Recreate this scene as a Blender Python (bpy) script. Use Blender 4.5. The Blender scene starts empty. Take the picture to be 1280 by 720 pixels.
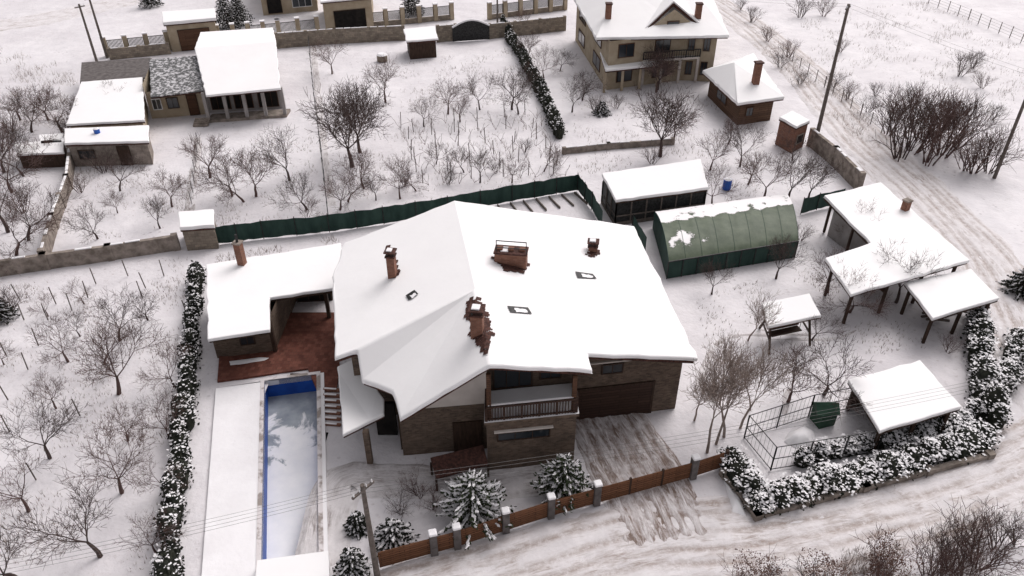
import bpy, math, random
import numpy as np
from mathutils import Vector, Matrix, noise
from mathutils.bvhtree import BVHTree
random.seed(7)
# ---------------------------------------------------------------- survey frame
H=34.0; FO=960.0; TH=math.atan(670/960.0); S=math.sin(TH); C=math.cos(TH)
CAM=Vector((0,0,H))
def ray(u,v):
    x=(u-640)/FO; y=(v-360)/FO
    return Vector((x, C-y*S, -(S+y*C)))
def P(u,v,z=0.0):
    d=ray(u,v); t=(H-z)/(-d.z); p=CAM+d*t; return Vector((p.x,p.y,z))
def onplane(u,v,a,b,c):
    n=(b-a).cross(c-a); d=ray(u,v); t=n.dot(a-CAM)/n.dot(d); return CAM+d*t
def ztop(ub,vb,vt):
    Y=P(ub,vb).y; k=(vt-360)/FO
    h=Y*(S+k*C)/(C-k*S); return H-h
def lerp(a,b,t): return a+(b-a)*t
# ---------------------------------------------------------------- materials
def nt(name):
    m=bpy.data.materials.new(name); m.use_nodes=True
    t=m.node_tree; b=t.nodes['Principled BSDF']
    b.inputs['Specular IOR Level'].default_value=.2
    return m,t,b
def N(t,ty,**k):
    n=t.nodes.new(ty)
    for a,b in k.items(): setattr(n,a,b)
    return n
def ramp(t,fac,stops):
    r=N(t,'ShaderNodeValToRGB'); e=r.color_ramp.elements
    while len(e)<len(stops): e.new(.5)
    for el,(p,c) in zip(e,stops): el.position=p; el.color=(*c,1) if len(c)==3 else c
    t.links.new(fac,r.inputs[0]); return r.outputs[0]
def noisen(t,vec,scale,detail=5,rough=.6,dist=0):
    n=N(t,'ShaderNodeTexNoise'); n.inputs['Scale'].default_value=scale; n.inputs['Detail'].default_value=detail
    n.inputs['Roughness'].default_value=rough; n.inputs['Distortion'].default_value=dist
    t.links.new(vec,n.inputs['Vector']); return n.outputs['Fac']
def mapn(t,vec,sc,rot=(0,0,0)):
    m=N(t,'ShaderNodeMapping'); m.inputs['Scale'].default_value=sc; m.inputs['Rotation'].default_value=rot
    t.links.new(vec,m.inputs[0]); return m.outputs[0]
def mixc(t,f,a,b,bt='MIX'):
    m=N(t,'ShaderNodeMix',data_type='RGBA',blend_type=bt)
    for i,x in ((0,f),(6,a),(7,b)):
        if isinstance(x,(int,float)): m.inputs[i].default_value=x
        elif isinstance(x,tuple): m.inputs[i].default_value=(*x,1)
        else: t.links.new(x,m.inputs[i])
    return m.outputs[2]
def bump(t,b,h,s,d=.1):
    n=N(t,'ShaderNodeBump'); n.inputs['Strength'].default_value=s; n.inputs['Distance'].default_value=d
    t.links.new(h,n.inputs['Height']); t.links.new(n.outputs[0],b.inputs['Normal'])
def simple(name,c1,c2,scale=3,rough=.8,bs=0,coord='Object',lo=.35,hi=.65,metal=0,stretch=None):
    m,t,b=nt(name); tc=N(t,'ShaderNodeTexCoord').outputs[coord]
    if stretch: tc=mapn(t,tc,stretch)
    f=noisen(t,tc,scale); t.links.new(ramp(t,f,[(lo,c1),(hi,c2)]),b.inputs['Base Color'])
    b.inputs['Roughness'].default_value=rough; b.inputs['Metallic'].default_value=metal
    if bs: bump(t,b,f,bs)
    return m
def snowm(name,c1,c2,big=.15,bs=.3,fine=4,dark=None):
    m,t,b=nt(name); tc=N(t,'ShaderNodeTexCoord').outputs['Object']
    f=noisen(t,tc,big,6,.6); col=ramp(t,f,[(.3,c1),(.7,c2)])
    if dark:
        f2=noisen(t,tc,.6,6,.65); col=mixc(t,1.0,col,ramp(t,f2,[(.35,(.90,.90,.905)),(.6,(1,1,1))]),'MULTIPLY')
        g=noisen(t,tc,3.2,8,.75); mask=ramp(t,g,[(.57,(0,0,0)),(.71,(1,1,1))])
        g2=noisen(t,tc,.13,3,.5); mk2=ramp(t,g2,[(.40,(0,0,0)),(.60,(1,1,1))])
        mm=mixc(t,1.0,mask,mk2,'MULTIPLY'); col=mixc(t,mm,col,dark)
        vo=N(t,'ShaderNodeTexVoronoi'); vo.inputs['Scale'].default_value=1.5; t.links.new(tc,vo.inputs['Vector'])
        fm=ramp(t,vo.outputs['Distance'],[(.10,(1,1,1)),(.22,(0,0,0))]); g3=noisen(t,tc,.22,4,.6,.6); mk3=ramp(t,g3,[(.52,(0,0,0)),(.60,(.8,.8,.8))])
        col=mixc(t,mixc(t,1.0,fm,mk3,'MULTIPLY'),col,(.44,.41,.42))
    t.links.new(col,b.inputs['Base Color']); b.inputs['Roughness'].default_value=.65
    h=noisen(t,tc,fine,7,.65); h2=noisen(t,tc,.5,3,.5)
    a=N(t,'ShaderNodeMath',operation='MULTIPLY_ADD'); t.links.new(h2,a.inputs[0]); a.inputs[1].default_value=2.0; t.links.new(h,a.inputs[2])
    bump(t,b,a.outputs[0],bs,.12); return m
def brick(name,c1,c2,mort,sc=1,bw=.26,rh=.085):
    m,t,b=nt(name); tc=N(t,'ShaderNodeTexCoord').outputs['UV']
    k=N(t,'ShaderNodeTexBrick'); t.links.new(tc,k.inputs[0])
    k.inputs['Color1'].default_value=(*c1,1); k.inputs['Color2'].default_value=(*c2,1); k.inputs['Mortar'].default_value=(*mort,1)
    k.inputs['Scale'].default_value=sc; k.inputs['Brick Width'].default_value=bw; k.inputs['Row Height'].default_value=rh; k.inputs['Mortar Size'].default_value=.01
    f=noisen(t,tc,1.3,6,.7); col=mixc(t,.8,k.outputs[0],ramp(t,f,[(.3,(.55,.55,.55)),(.7,(1.25,1.2,1.15))]),'MULTIPLY')
    t.links.new(col,b.inputs['Base Color']); b.inputs['Roughness'].default_value=.85
    bump(t,b,k.outputs['Fac'],-.4,.02); return m
def planks(name,c1,c2,w=.14,vert=False):
    m,t,b=nt(name); tc=N(t,'ShaderNodeTexCoord').outputs['UV']
    k=N(t,'ShaderNodeTexBrick'); v=mapn(t,tc,(1,1,1),(0,0,math.pi/2)) if vert else tc
    t.links.new(v,k.inputs[0]); k.inputs['Color1'].default_value=(*c1,1); k.inputs['Color2'].default_value=(*c2,1)
    k.inputs['Mortar'].default_value=(.01,.008,.006,1); k.inputs['Scale'].default_value=1; k.inputs['Brick Width'].default_value=2.4
    k.inputs['Row Height'].default_value=w; k.inputs['Mortar Size'].default_value=.012
    f=noisen(t,mapn(t,tc,(3,20,1) if not vert else (20,3,1)),1,4,.6)
    t.links.new(mixc(t,.7,k.outputs[0],ramp(t,f,[(.3,(.6,.6,.6)),(.7,(1.2,1.2,1.2))]),'MULTIPLY'),b.inputs['Base Color'])
    b.inputs['Roughness'].default_value=.7; return m

SNOW_G=snowm('snow_ground',(.63,.60,.615),(.76,.735,.745),.09,.5,2.5,dark=(.38,.325,.31))
SNOW_R=snowm('snow_roof',(.81,.797,.795),(.85,.84,.835),.25,.10,1.2)
SNOW_B=snowm('snow_cap',(.76,.742,.75),(.83,.817,.825),.6,.2,4)
BRICK=brick('brown_brick',(.09,.062,.046),(.165,.12,.09),(.13,.11,.095))
BRICKR=brick('red_brick',(.19,.075,.045),(.26,.12,.08),(.18,.14,.12))
PATIO=brick('patio_paving',(.12,.042,.03),(.19,.075,.055),(.10,.05,.04),1,.3,.3)
STONE=brick('stone_block',(.20,.17,.14),(.30,.26,.21),(.13,.115,.10),1,.5,.25)
BEIGE=simple('beige_plaster',(.31,.25,.175),(.40,.335,.25),.8,.9)
CREAM=simple('cream_plaster',(.50,.45,.41),(.60,.55,.51),.8,.9)
GREYP=simple('grey_plaster',(.24,.22,.21),(.33,.31,.30),.8,.9)
CONC=simple('concrete',(.15,.125,.105),(.32,.275,.24),1.6,.9,.3)
TILE=simple('brown_roof_tile',(.035,.017,.014),(.10,.045,.035),6,.8,.5)
TILEG=simple('grey_roof_shingle',(.10,.10,.10),(.55,.54,.55),3.0,.85,.3,lo=.47,hi=.60)
WOOD=planks('brown_wood',(.08,.038,.022),(.12,.06,.035))
GDOOR=planks('garage_door_wood',(.045,.024,.018),(.065,.036,.026),.22)
FWOOD=planks('fence_wood',(.15,.065,.032),(.21,.095,.05),.16)
LOG=planks('log_wall',(.09,.05,.03),(.14,.08,.05),.24)
DWOOD=simple('dark_wood',(.03,.018,.012),(.06,.035,.025),8,.7,stretch=(1,1,.2))
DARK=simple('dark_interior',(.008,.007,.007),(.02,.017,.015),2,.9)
METAL=simple('dark_metal',(.02,.02,.02),(.05,.05,.05),5,.5,metal=.5)
GREYM=simple('grey_wire',(.10,.10,.10),(.16,.15,.15),5,.6)
POLE=simple('weathered_pole',(.09,.075,.065),(.16,.135,.12),4,.85)
BARK=simple('bark_brown',(.05,.034,.031),(.11,.08,.072),6,.9)
BARKL=simple('bark_pale',(.18,.14,.12),(.33,.27,.235),6,.9)
BARKR=simple('bark_reddish',(.075,.045,.04),(.145,.095,.085),6,.9)
LEAFD=simple('evergreen_foliage',(.011,.013,.010),(.032,.034,.024),3,.85)
LEAFG=simple('pine_needles',(.022,.032,.016),(.05,.062,.03),3,.8)
LEAFB=simple('withered_leaves',(.09,.05,.04),(.17,.10,.08),3,.9)
GNET=simple('green_mesh_fabric',(.014,.036,.030),(.032,.066,.054),1.2,.7,stretch=(1,1,.3))
BLUE=simple('blue_pool_liner',(.012,.06,.30),(.02,.10,.42),1,.45)
WHITE=simple('white_paint',(.7,.7,.7),(.8,.8,.8),2,.5)
BLUEP=simple('blue_plastic',(.02,.08,.35),(.03,.11,.42),2,.4)
WEED=simple('dry_weed_stalks',(.15,.11,.085),(.29,.225,.18),2,.9)
def tarpm():
    m,t,b=nt('green_tarpaulin'); tc=N(t,'ShaderNodeTexCoord').outputs['Object']
    g=ramp(t,noisen(t,tc,1.1,6,.65),[(.3,(.035,.055,.028)),(.7,(.095,.12,.075))])
    at=N(t,'ShaderNodeAttribute'); at.attribute_name='snow'
    ad=N(t,'ShaderNodeMath',operation='MULTIPLY_ADD'); t.links.new(noisen(t,tc,2.2,6,.7),ad.inputs[0]); ad.inputs[1].default_value=.8; t.links.new(at.outputs['Fac'],ad.inputs[2])
    mk=ramp(t,ad.outputs[0],[(.84,(0,0,0)),(.92,(1,1,1))])
    t.links.new(mixc(t,mk,g,(.80,.78,.78)),b.inputs['Base Color']); b.inputs['Roughness'].default_value=.5; bump(t,b,mk,.6,.1); return m
GTARP=tarpm()
GPLAIN=simple('green_fabric',(.016,.045,.028),(.03,.07,.045),1.5,.6)
def glass():
    m,t,b=nt('window_glass'); b.inputs['Base Color'].default_value=(.02,.025,.03,1); b.inputs['Roughness'].default_value=.08
    b.inputs['Specular IOR Level'].default_value=.6; return m
GLASS=glass()
def roadm(name,dirt,lo,hi,b0=(.60,.57,.575),b1=(.76,.73,.735),rutk=.85,m0=.40,m1=.60):
    m,t,b=nt(name); tc=N(t,'ShaderNodeTexCoord').outputs['UV']; ob=N(t,'ShaderNodeTexCoord').outputs['Object']
    f=noisen(t,mapn(t,tc,(.42,2.6,1)),1.3,10,.78,1.1); g=noisen(t,ob,.5,6,.65,.8)
    mk=ramp(t,f,[(lo,(0,0,0)),(hi,(1,1,1))]); mk2=ramp(t,g,[(m0,(.05,.05,.05)),(m1,(1,1,1))])
    base=ramp(t,noisen(t,ob,.8,8,.75),[(.3,b0),(.7,b1)])
    at=N(t,'ShaderNodeAttribute'); at.attribute_name='rut'
    c1=mixc(t,mixc(t,1.0,mk,mk2,'MULTIPLY'),base,dirt)
    rm=mixc(t,1.0,at.outputs['Color'],ramp(t,noisen(t,ob,2.4,8,.78),[(.36,(.05,.05,.05)),(.56,(rutk,rutk,rutk))]),'MULTIPLY')
    t.links.new(mixc(t,rm,c1,dirt),b.inputs['Base Color'])
    b.inputs['Roughness'].default_value=.7; bump(t,b,noisen(t,ob,2.6,8,.75),.6,.12); return m
ROAD=roadm('packed_road_snow',(.34,.28,.25),.47,.64,rutk=.95)
DRIVE=roadm('driveway_snow',(.20,.145,.12),.42,.58,rutk=1.0,m0=.30,m1=.52)
PATH=roadm('trodden_snow',(.27,.235,.225),.44,.60,(.54,.51,.51),(.72,.69,.69))
# ---------------------------------------------------------------- mesh builder
def empty(name):
    e=bpy.data.objects.new(name,None); bpy.context.collection.objects.link(e); e.empty_display_size=.5; return e
class MB:
    def __init__(s): s.v=[]; s.f=[]; s.m=[]; s.mats=[]
    def mi(s,m):
        if m not in s.mats: s.mats.append(m)
        return s.mats.index(m)
    def add(s,vs,fs,m):
        o=len(s.v); s.v+= [tuple(p) for p in vs]; i=s.mi(m)
        for f in fs: s.f.append(tuple(o+k for k in f)); s.m.append(i)
    def prism(s,poly,z0,z1,m,top=None):
        n=len(poly); a=[(p[0],p[1],z0) for p in poly]; b=[(p[0],p[1],z1) for p in poly]
        s.add(a+b,[(i,(i+1)%n,n+(i+1)%n,n+i) for i in range(n)]+[tuple(range(n))[::-1]],m)
        s.add(b,[tuple(range(n))],top or m)
    def box(s,c,sz,m,rz=0,R=None):
        R=R or Matrix.Rotation(rz,3,'Z'); c=Vector(c)
        vs=[c+R@Vector((x*sz[0]/2,y*sz[1]/2,z*sz[2]/2)) for z in(-1,1) for x,y in((-1,-1),(1,-1),(1,1),(-1,1))]
        s.add(vs,[(0,1,5,4),(1,2,6,5),(2,3,7,6),(3,0,4,7),(4,5,6,7),(3,2,1,0)],m)
    def beam(s,a,b,w,h,m):
        a=Vector(a);b=Vector(b);d=b-a;L=d.length
        if L<1e-4:return
        x=d/L; y=Vector((0,0,1)).cross(x)
        if y.length<.01: y=Vector((0,1,0))
        y.normalize(); z=x.cross(y); R=Matrix((x,y,z)).transposed(); s.box((a+b)/2,(L,w,h),m,R=R)
    def tube(s,a,b,r0,r1,m,n=6,cap=True):
        a=Vector(a);b=Vector(b);d=(b-a).normalized(); x=d.orthogonal().normalized(); y=d.cross(x)
        vs=[a+(x*math.cos(k*2*math.pi/n)+y*math.sin(k*2*math.pi/n))*r0 for k in range(n)]+[b+(x*math.cos(k*2*math.pi/n)+y*math.sin(k*2*math.pi/n))*r1 for k in range(n)]
        fs=[(k,(k+1)%n,n+(k+1)%n,n+k) for k in range(n)]
        if cap: fs.append(tuple(range(n,2*n)))
        s.add(vs,fs,m)
    def obj(s,name,parent=None,bevel=0,smooth=False,seg=2):
        me=bpy.data.meshes.new(name); me.from_pydata(s.v,[],s.f)
        for m in s.mats: me.materials.append(m)
        me.polygons.foreach_set('material_index',s.m); me.update()
        uv=me.uv_layers.new(name='UVMap').data; V=me.vertices
        for p in me.polygons:
            n=p.normal
            if abs(n.z)>.7:
                for li in p.loop_indices: c=V[me.loops[li].vertex_index].co; uv[li].uv=(c.x,c.y)
            else:
                l=math.hypot(n.x,n.y) or 1; tx,ty=-n.y/l,n.x/l
                for li in p.loop_indices: c=V[me.loops[li].vertex_index].co; uv[li].uv=(c.x*tx+c.y*ty,c.z)
        if smooth: me.polygons.foreach_set('use_smooth',[True]*len(me.polygons))
        o=bpy.data.objects.new(name,me); bpy.context.collection.objects.link(o)
        if parent: o.parent=parent
        if bevel:
            b=o.modifiers.new('b','BEVEL'); b.width=bevel; b.segments=seg; b.limit_method='ANGLE'; b.angle_limit=math.radians(35)
        return o
def ccw(poly):
    a=sum(poly[i][0]*poly[(i+1)%len(poly)][1]-poly[(i+1)%len(poly)][0]*poly[i][1] for i in range(len(poly)))
    return list(poly) if a>0 else list(poly)[::-1]
def nz(x,y,s,o=0): return noise.noise(Vector((x*s,y*s,o)))
def slab(mb,V,Fs,zo,zu,m,mu=None,scale=1.0,rough=0):
    c=sum((Vector(v) for v in V),Vector())/len(V)
    W=[Vector((c.x+(v[0]-c.x)*scale,c.y+(v[1]-c.y)*scale,v[2])) for v in V]
    FF=[]
    for f in Fs:
        pl=[W[i] for i in f]; a=sum(pl[i].x*pl[(i+1)%len(pl)].y-pl[(i+1)%len(pl)].x*pl[i].y for i in range(len(pl)))
        FF.append(tuple(f) if a>0 else tuple(f)[::-1])
    E={}
    for f in FF:
        for i in range(len(f)): E[(f[i],f[(i+1)%len(f)])]=1
    side=[(a,b) for (a,b) in E if (b,a) not in E]
    if rough:
        mid={}
        for a,b in side:
            L=(W[b]-W[a]).length; k=max(1,int(L/.7)); d=(W[b]-W[a]).normalized(); n=Vector((d.y,-d.x,0)); ids=[]
            for j in range(1,k):
                p=W[a].lerp(W[b],j/k)+n*(nz(W[a].x+d.x*j,W[a].y+d.y*j,.9,3)*rough-.02); W.append(p); ids.append(len(W)-1)
            mid[(a,b)]=ids
        F2=[]
        for f in FF:
            g=[]
            for i in range(len(f)):
                g.append(f[i]); g+=mid.get((f[i],f[(i+1)%len(f)]),[])
            F2.append(tuple(g))
        s2=[]
        for a,b in side:
            ch=[a]+mid[(a,b)]+[b]; s2+=list(zip(ch,ch[1:]))
        FF=F2; side=s2
    n=len(W); top=[w+Vector((0,0,zo)) for w in W]; bot=[w+Vector((0,0,zu)) for w in W]
    mb.add(top+bot,[f for f in FF]+[(n+a,n+b,b,a) for a,b in side],m)
    mb.add(bot,[f[::-1] for f in FF],mu or m)
def bvh(V,Fs): return BVHTree.FromPolygons([Vector(v) for v in V],[tuple(f) for f in Fs])
def zat(bv,x,y,d=4.0):
    h=bv.ray_cast(Vector((x,y,60)),Vector((0,0,-1)))
    return h[0].z if h[0] else None
def rhit(bv,u,v):
    h=bv.ray_cast(CAM,ray(u,v).normalized())
    if h[0]: return h[0]
    return bv.find_nearest(P(u,v,3.5))[0]
def walls(mb,poly,bv,m,z0=-.1,drop=.32,dflt=3,step=.4,upper=None,uz=None,sides=None):
    poly=ccw(poly); n=len(poly)
    for i in range(n):
        if sides is not None and i not in sides: continue
        a=Vector(poly[i][:2]); b=Vector(poly[(i+1)%n][:2]); k=max(1,int((b-a).length/step)); col=[]
        for j in range(k+1):
            p=a.lerp(b,j/k); z=zat(bv,p.x,p.y) if bv else dflt
            col.append([p,z])
        zs=[c[1] for c in col if c[1] is not None]; fb=min(zs) if zs else dflt
        for c in col: c[1]=(c[1] if c[1] is not None else fb)-drop
        for j in range(k):
            (p,za),(q,zb)=col[j],col[j+1]
            if uz:
                ua=min(uz,za);ub=min(uz,zb)
                mb.add([(p.x,p.y,z0),(q.x,q.y,z0),(q.x,q.y,ub),(p.x,p.y,ua)],[(0,1,2,3)],m)
                if za>uz or zb>uz: mb.add([(p.x,p.y,ua),(q.x,q.y,ub),(q.x,q.y,zb),(p.x,p.y,za)],[(0,1,2,3)],upper)
            else: mb.add([(p.x,p.y,z0),(q.x,q.y,z0),(q.x,q.y,zb),(p.x,p.y,za)],[(0,1,2,3)],m)
def inset(poly,d):
    poly=[Vector((p[0],p[1])) for p in ccw(poly)]; n=len(poly); out=[]
    for i in range(n):
        a,b,c=poly[i-1],poly[i],poly[(i+1)%n]
        e1=(b-a).normalized(); e2=(c-b).normalized(); n1=Vector((-e1.y,e1.x)); n2=Vector((-e2.y,e2.x))
        k=1+n1.dot(n2)
        out.append(b+(n1+n2)*(d/max(k,.3)))
    return out
def panel(mb,a,b,s0,s1,z0,z1,m,frame=None,proud=.03,fw=.08,bars=0,hbar=False):
    a=Vector(a[:2]);b=Vector(b[:2]);d=(b-a).normalized();L=(b-a).length;n=Vector((d.y,-d.x)); rz=math.atan2(d.y,d.x)
    c=a+d*((s0+s1)/2*L); w=(s1-s0)*L
    mb.box((c.x+n.x*proud/2,c.y+n.y*proud/2,(z0+z1)/2),(w,proud+.1,z1-z0),m,rz)
    if frame:
        q=proud+.03
        for zz in (z0,z1): mb.box((c.x+n.x*q/2,c.y+n.y*q/2,zz),(w+fw,q+.1,fw),frame,rz)
        ss=[-w/2,w/2]+[ -w/2+w*(k+1)/(bars+1) for k in range(bars)]
        for s_ in ss: mb.box((c.x+d.x*s_+n.x*(q/2-.004),c.y+d.y*s_+n.y*(q/2-.004),(z0+z1)/2),(fw*(.9 if abs(s_)==w/2 else .6),q+.1,z1-z0-fw),frame,rz)
def building(name,V,Fs,outline,ins,wallm,under=TILE,snow=SNOW_R,ts=.22,post=False,wallsides=None,foot=None,upper=None,uz=None):
    e=empty(name); bv=bvh(V,Fs)
    r=MB(); slab(r,V,Fs,0,-ts,snow,rough=.12); r.obj('roof_snow',e,bevel=.08,seg=3)
    r=MB(); slab(r,V,Fs,-ts-.004,-ts-.16,under,scale=.985); r.obj('roof_deck',e)
    ft=foot or inset([V[i] for i in outline],ins); ft=ccw(ft)
    if wallm:
        w=MB(); walls(w,ft,bv,wallm,sides=wallsides,upper=upper,uz=uz); w.obj('walls',e)
    if post:
        w=MB()
        for i,p in enumerate(ft):
            q=ft[(i+1)%len(ft)]; k=max(1,round((Vector(q)-Vector(p)).length/3.2))
            for j in range(k):
                x=Vector(p).lerp(Vector(q),j/k); z=(zat(bv,x.x,x.y) or 2.6)-.3
                w.box((x.x,x.y,z/2),(.18,.18,z),DWOOD)
            z=(zat(bv,p[0],p[1]) or 2.6)-.45; z2=(zat(bv,q[0],q[1]) or 2.6)-.45
            w.beam((p[0],p[1],z),(q[0],q[1],z2),.12,.18,DWOOD)
        w.obj('posts',e)
    return e,bv,ft
# ---------------------------------------------------------------- ground
pool=[P(331,478),P(396,470),P(399,701),P(327,711)]
def inpoly(x,y,poly):
    r=False;n=len(poly);j=n-1
    for i in range(n):
        xi,yi=poly[i][0],poly[i][1];xj,yj=poly[j][0],poly[j][1]
        if (yi>y)!=(yj>y) and x<(xj-xi)*(y-yi)/(yj-yi)+xi: r=not r
        j=i
    return r
xs=[-1500,-700,-300,-150]+[-100+.6*i for i in range(334)]+[150,300,700,1500]
ys=[-1500,-600,-200,-50,0]+[10+.6*i for i in range(250)]+[180,230,320,700,1500,2500]
vs=[]
for y in ys:
    for x in xs:
        vs.append((x,y,-.05+.05*nz(x,y,.35)+.035*nz(x,y,1.1,5) if abs(x)<101 and 9<y<161 else -.05))
nx=len(xs); fs=[]
big=inset(pool,-.3)
for j in range(len(ys)-1):
    for i in range(nx-1):
        cx=(xs[i]+xs[i+1])/2; cy=(ys[j]+ys[j+1])/2
        if -16<cx<-5 and 20<cy<40 and inpoly(cx,cy,big): continue
        fs.append((j*nx+i,j*nx+i+1,(j+1)*nx+i+1,(j+1)*nx+i))
g=MB(); g.add(vs,fs,SNOW_G); g.obj('ground',smooth=True)

def strip(name,pts,width,m,crown=.05,ruts=(),edge=-.14,step=.5,nc=44,rw=.2):
    pts=[Vector(p) for p in pts]; out=[]
    for i in range(len(pts)-1):
        p0=pts[max(i-1,0)];p1=pts[i];p2=pts[i+1];p3=pts[min(i+2,len(pts)-1)]; k=max(2,int((p2-p1).length/step))
        for j in range(k):
            t=j/k; out.append(.5*((2*p1)+(p2-p0)*t+(2*p0-5*p1+4*p2-p3)*t*t+(3*p1-p0-3*p2+p3)*t**3))
    out.append(pts[-1]); V=[];UV=[];RU=[];dist=0
    for i,p in enumerate(out):
        a=out[max(i-1,0)];b=out[min(i+1,len(out)-1)]; d=(b-a).normalized(); n=Vector((d.y,-d.x,0))
        if i: dist+=(p-out[i-1]).length
        ef=min(1,min(i,len(out)-1-i)/3)
        for k in range(nc+1):
            s=k/nc*2-1; w=width/2*(1+.10*nz(dist,s>0,.25,4)); q=p+n*(s*w)
            z=crown if abs(s)<.75 else crown+(edge-crown)*((abs(s)-.75)/.25)
            z+=.05*nz(q.x,q.y,.8,3)+.025*nz(q.x,q.y,2.2,6); ru=0
            for r in ruts:
                g_=math.exp(-((s*w-r-.45*nz(dist,r*3,.10))/rw)**2)*max(0,min(1,.75+1.2*nz(dist,r*7,.22,2))); z-=.06*g_; ru=max(ru,g_)
            z=z*ef+edge*(1-ef); V.append((q.x,q.y,z)); UV.append((dist,s*w)); RU.append(ru)
    F=[(i*(nc+1)+k,i*(nc+1)+k+1,(i+1)*(nc+1)+k+1,(i+1)*(nc+1)+k) for i in range(len(out)-1) for k in range(nc)]
    me=bpy.data.meshes.new(name); me.from_pydata(V,[],F); me.materials.append(m); me.update()
    uv=me.uv_layers.new(name='UVMap').data
    for l in me.loops: uv[l.index].uv=UV[l.vertex_index]
    at=me.attributes.new('rut','FLOAT','POINT'); at.data.foreach_set('value',RU)
    me.polygons.foreach_set('use_smooth',[True]*len(me.polygons))
    if me.polygons[0].normal.z<0: me.flip_normals()
    o=bpy.data.objects.new(name,me); bpy.context.collection.objects.link(o); return o
strip('snowy_road',[P(400,800),P(620,735),P(800,685),P(960,668),P(1100,640),P(1260,590),P(1400,530)],6.8,ROAD,ruts=(-2.4,-1.7,-.5,.5,1.3,2.3))
strip('snowy_road',[P(1420,600),P(1310,470),P(1235,330),P(1150,240),P(1070,165),P(1000,85),P(940,35),P(870,-10),P(780,-50)],7.0,ROAD,ruts=(-1.9,-.9,-.2,1.1,1.8,2.5))
strip('snowy_road',[P(-200,60),P(-30,35),P(60,22),P(200,-10),P(330,-40)],8,ROAD,crown=.03)
strip('driveway',[P(745,500),P(780,560),P(815,625),P(850,700)],5.8,DRIVE,crown=.08,ruts=(-2.0,-1.3,-.6,.1,.8,1.5,2.2),rw=.17)
strip('front_yard_path',[P(398,720),P(425,610),P(470,600),P(620,603),P(730,585)],3.0,PATH,crown=.02)
strip('footpath',[P(247,168),P(243,210),P(236,268)],1.1,PATH,crown=.0,ruts=(-.1,.2),nc=12)
strip('footpath',[P(390,50),P(396,100),P(404,180),P(415,262)],1.0,PATH,crown=-.01,nc=12)
strip('footpath',[P(870,500),P(900,430),P(960,420),P(1040,420),P(1080,400)],1.0,PATH,crown=-.02,ruts=(0,.2),nc=12)
strip('footpath',[P(1000,445),P(980,500),P(975,545)],.9,PATH,crown=-.02,ruts=(0,),nc=12)

# ---------------------------------------------------------------- main house
he=empty('brick_house')
T=P(568,250,8.0); Fp=P(612,456,8.0); R1=P(793,282,5.0)
R2=onplane(873,448,T,Fp,R1); N1=onplane(741,463,T,Fp,R1); N2=onplane(735,442,T,Fp,R1)
BL=P(430,303,5.7); L2=onplane(415,345,T,Fp,BL); L3=onplane(418,447,T,Fp,BL); L4=onplane(446,437,T,Fp,BL); A=onplane(447,400,T,Fp,BL)
E=lerp(T,Fp,.62); B=P(452,475,4.8); C2=P(490,489,4.8); D=P(500,523,4.7)
V=[T,Fp,R1,R2,N1,N2,BL,L2,L3,L4,A,E,B,C2,D]
Fs=[(0,2,3,5,4,1,11),(0,11,9,8,7,6),(11,9,12),(11,12,13),(11,13,14),(11,14,1)]
hb=bvh(V,Fs)
r=MB(); slab(r,V,Fs,0,-.24,SNOW_R,rough=.14); r.obj('roof_snow',he,bevel=.12,seg=3)
r=MB(); slab(r,V,Fs,-.244,-.42,TILE,DWOOD,scale=.985); r.obj('roof_tiles',he)
foot=[(-6.4,31.5),(-1.4,32.1),(-1.45,32.9),(3.5,33.6),(3.42,34.35),(10.3,35.45),(8.5,48.4),(-11.0,45.6),(-9.5,34.9),(-6.9,34.9)]
w=MB(); walls(w,foot,hb,BRICK,drop=.4,upper=CREAM,uz=3.6,sides=[0]); walls(w,foot,hb,BRICK,drop=.4,sides=list(range(1,10)))
bay=[(-1.4,30.3),(3.6,31.0),(3.55,33.3),(-1.45,32.6)]
w.prism(bay,-.1,3.75,BRICK); w.obj('walls',he)
d=MB()
bayo=inset(bay,-.12); d.prism(bayo,3.754,3.95,BRICK,SNOW_B)
f0,f1=Vector((-1.4,30.3)),Vector((3.6,31.0))
def rail(mb,a,b,z0,z1,m,sp=.16):
    a=Vector(a);b=Vector(b);L=(b-a).length;k=int(L/sp)
    mb.beam((a.x,a.y,z1),(b.x,b.y,z1),.12,.1,m); mb.beam((a.x,a.y,z0+.1),(b.x,b.y,z0+.1),.08,.08,m)
    for i in range(k+1):
        p=a.lerp(b,i/k); big=i%6==0; mb.box((p.x,p.y,(z0+z1)/2),(.13 if big else .06,)*2+(z1-z0-.02,),m)
rail(d,(-1.4,30.32),(3.6,31.02),3.95,4.95,GDOOR); rail(d,(3.58,31.05),(3.5,33.4),3.95,4.95,GDOOR); rail(d,(-1.42,30.35),(-1.45,31.8),3.95,4.95,GDOOR)
d.beam((-1.3,30.42,5.03),(3.5,31.1,5.03),.10,.05,SNOW_B)
d.box((3.4,31.15,5.2),(.24,.24,2.5),WOOD); d.box((-1.25,30.5,5.6),(.24,.24,3.2),WOOD)
panel(d,(-1.45,32.9),(3.5,33.6),.08,.52,4.0,6.2,GLASS,DWOOD,bars=2); panel(d,(-1.45,32.9),(3.5,33.6),.62,.86,4.4,6.0,GLASS,DWOOD,bars=1)
panel(d,f0,f1,.12,.70,2.4,3.0,GLASS,DWOOD,bars=2)
d.beam((-1.0,30.3,3.12),(2.3,30.76,3.12),.22,.08,CREAM)
ga,gb=(3.42,34.35),(10.3,35.45)
panel(d,ga,gb,.06,.76,0.0,2.5,GDOOR,DWOOD,fw=.16); panel(d,ga,gb,.28,.46,3.6,4.3,GLASS,DWOOD,bars=1)
d.beam((3.8,34.36,4.5),(7.6,34.96,4.5),.16,.09,CREAM)
la,lb=(-6.4,31.5),(-1.4,32.1)
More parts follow.
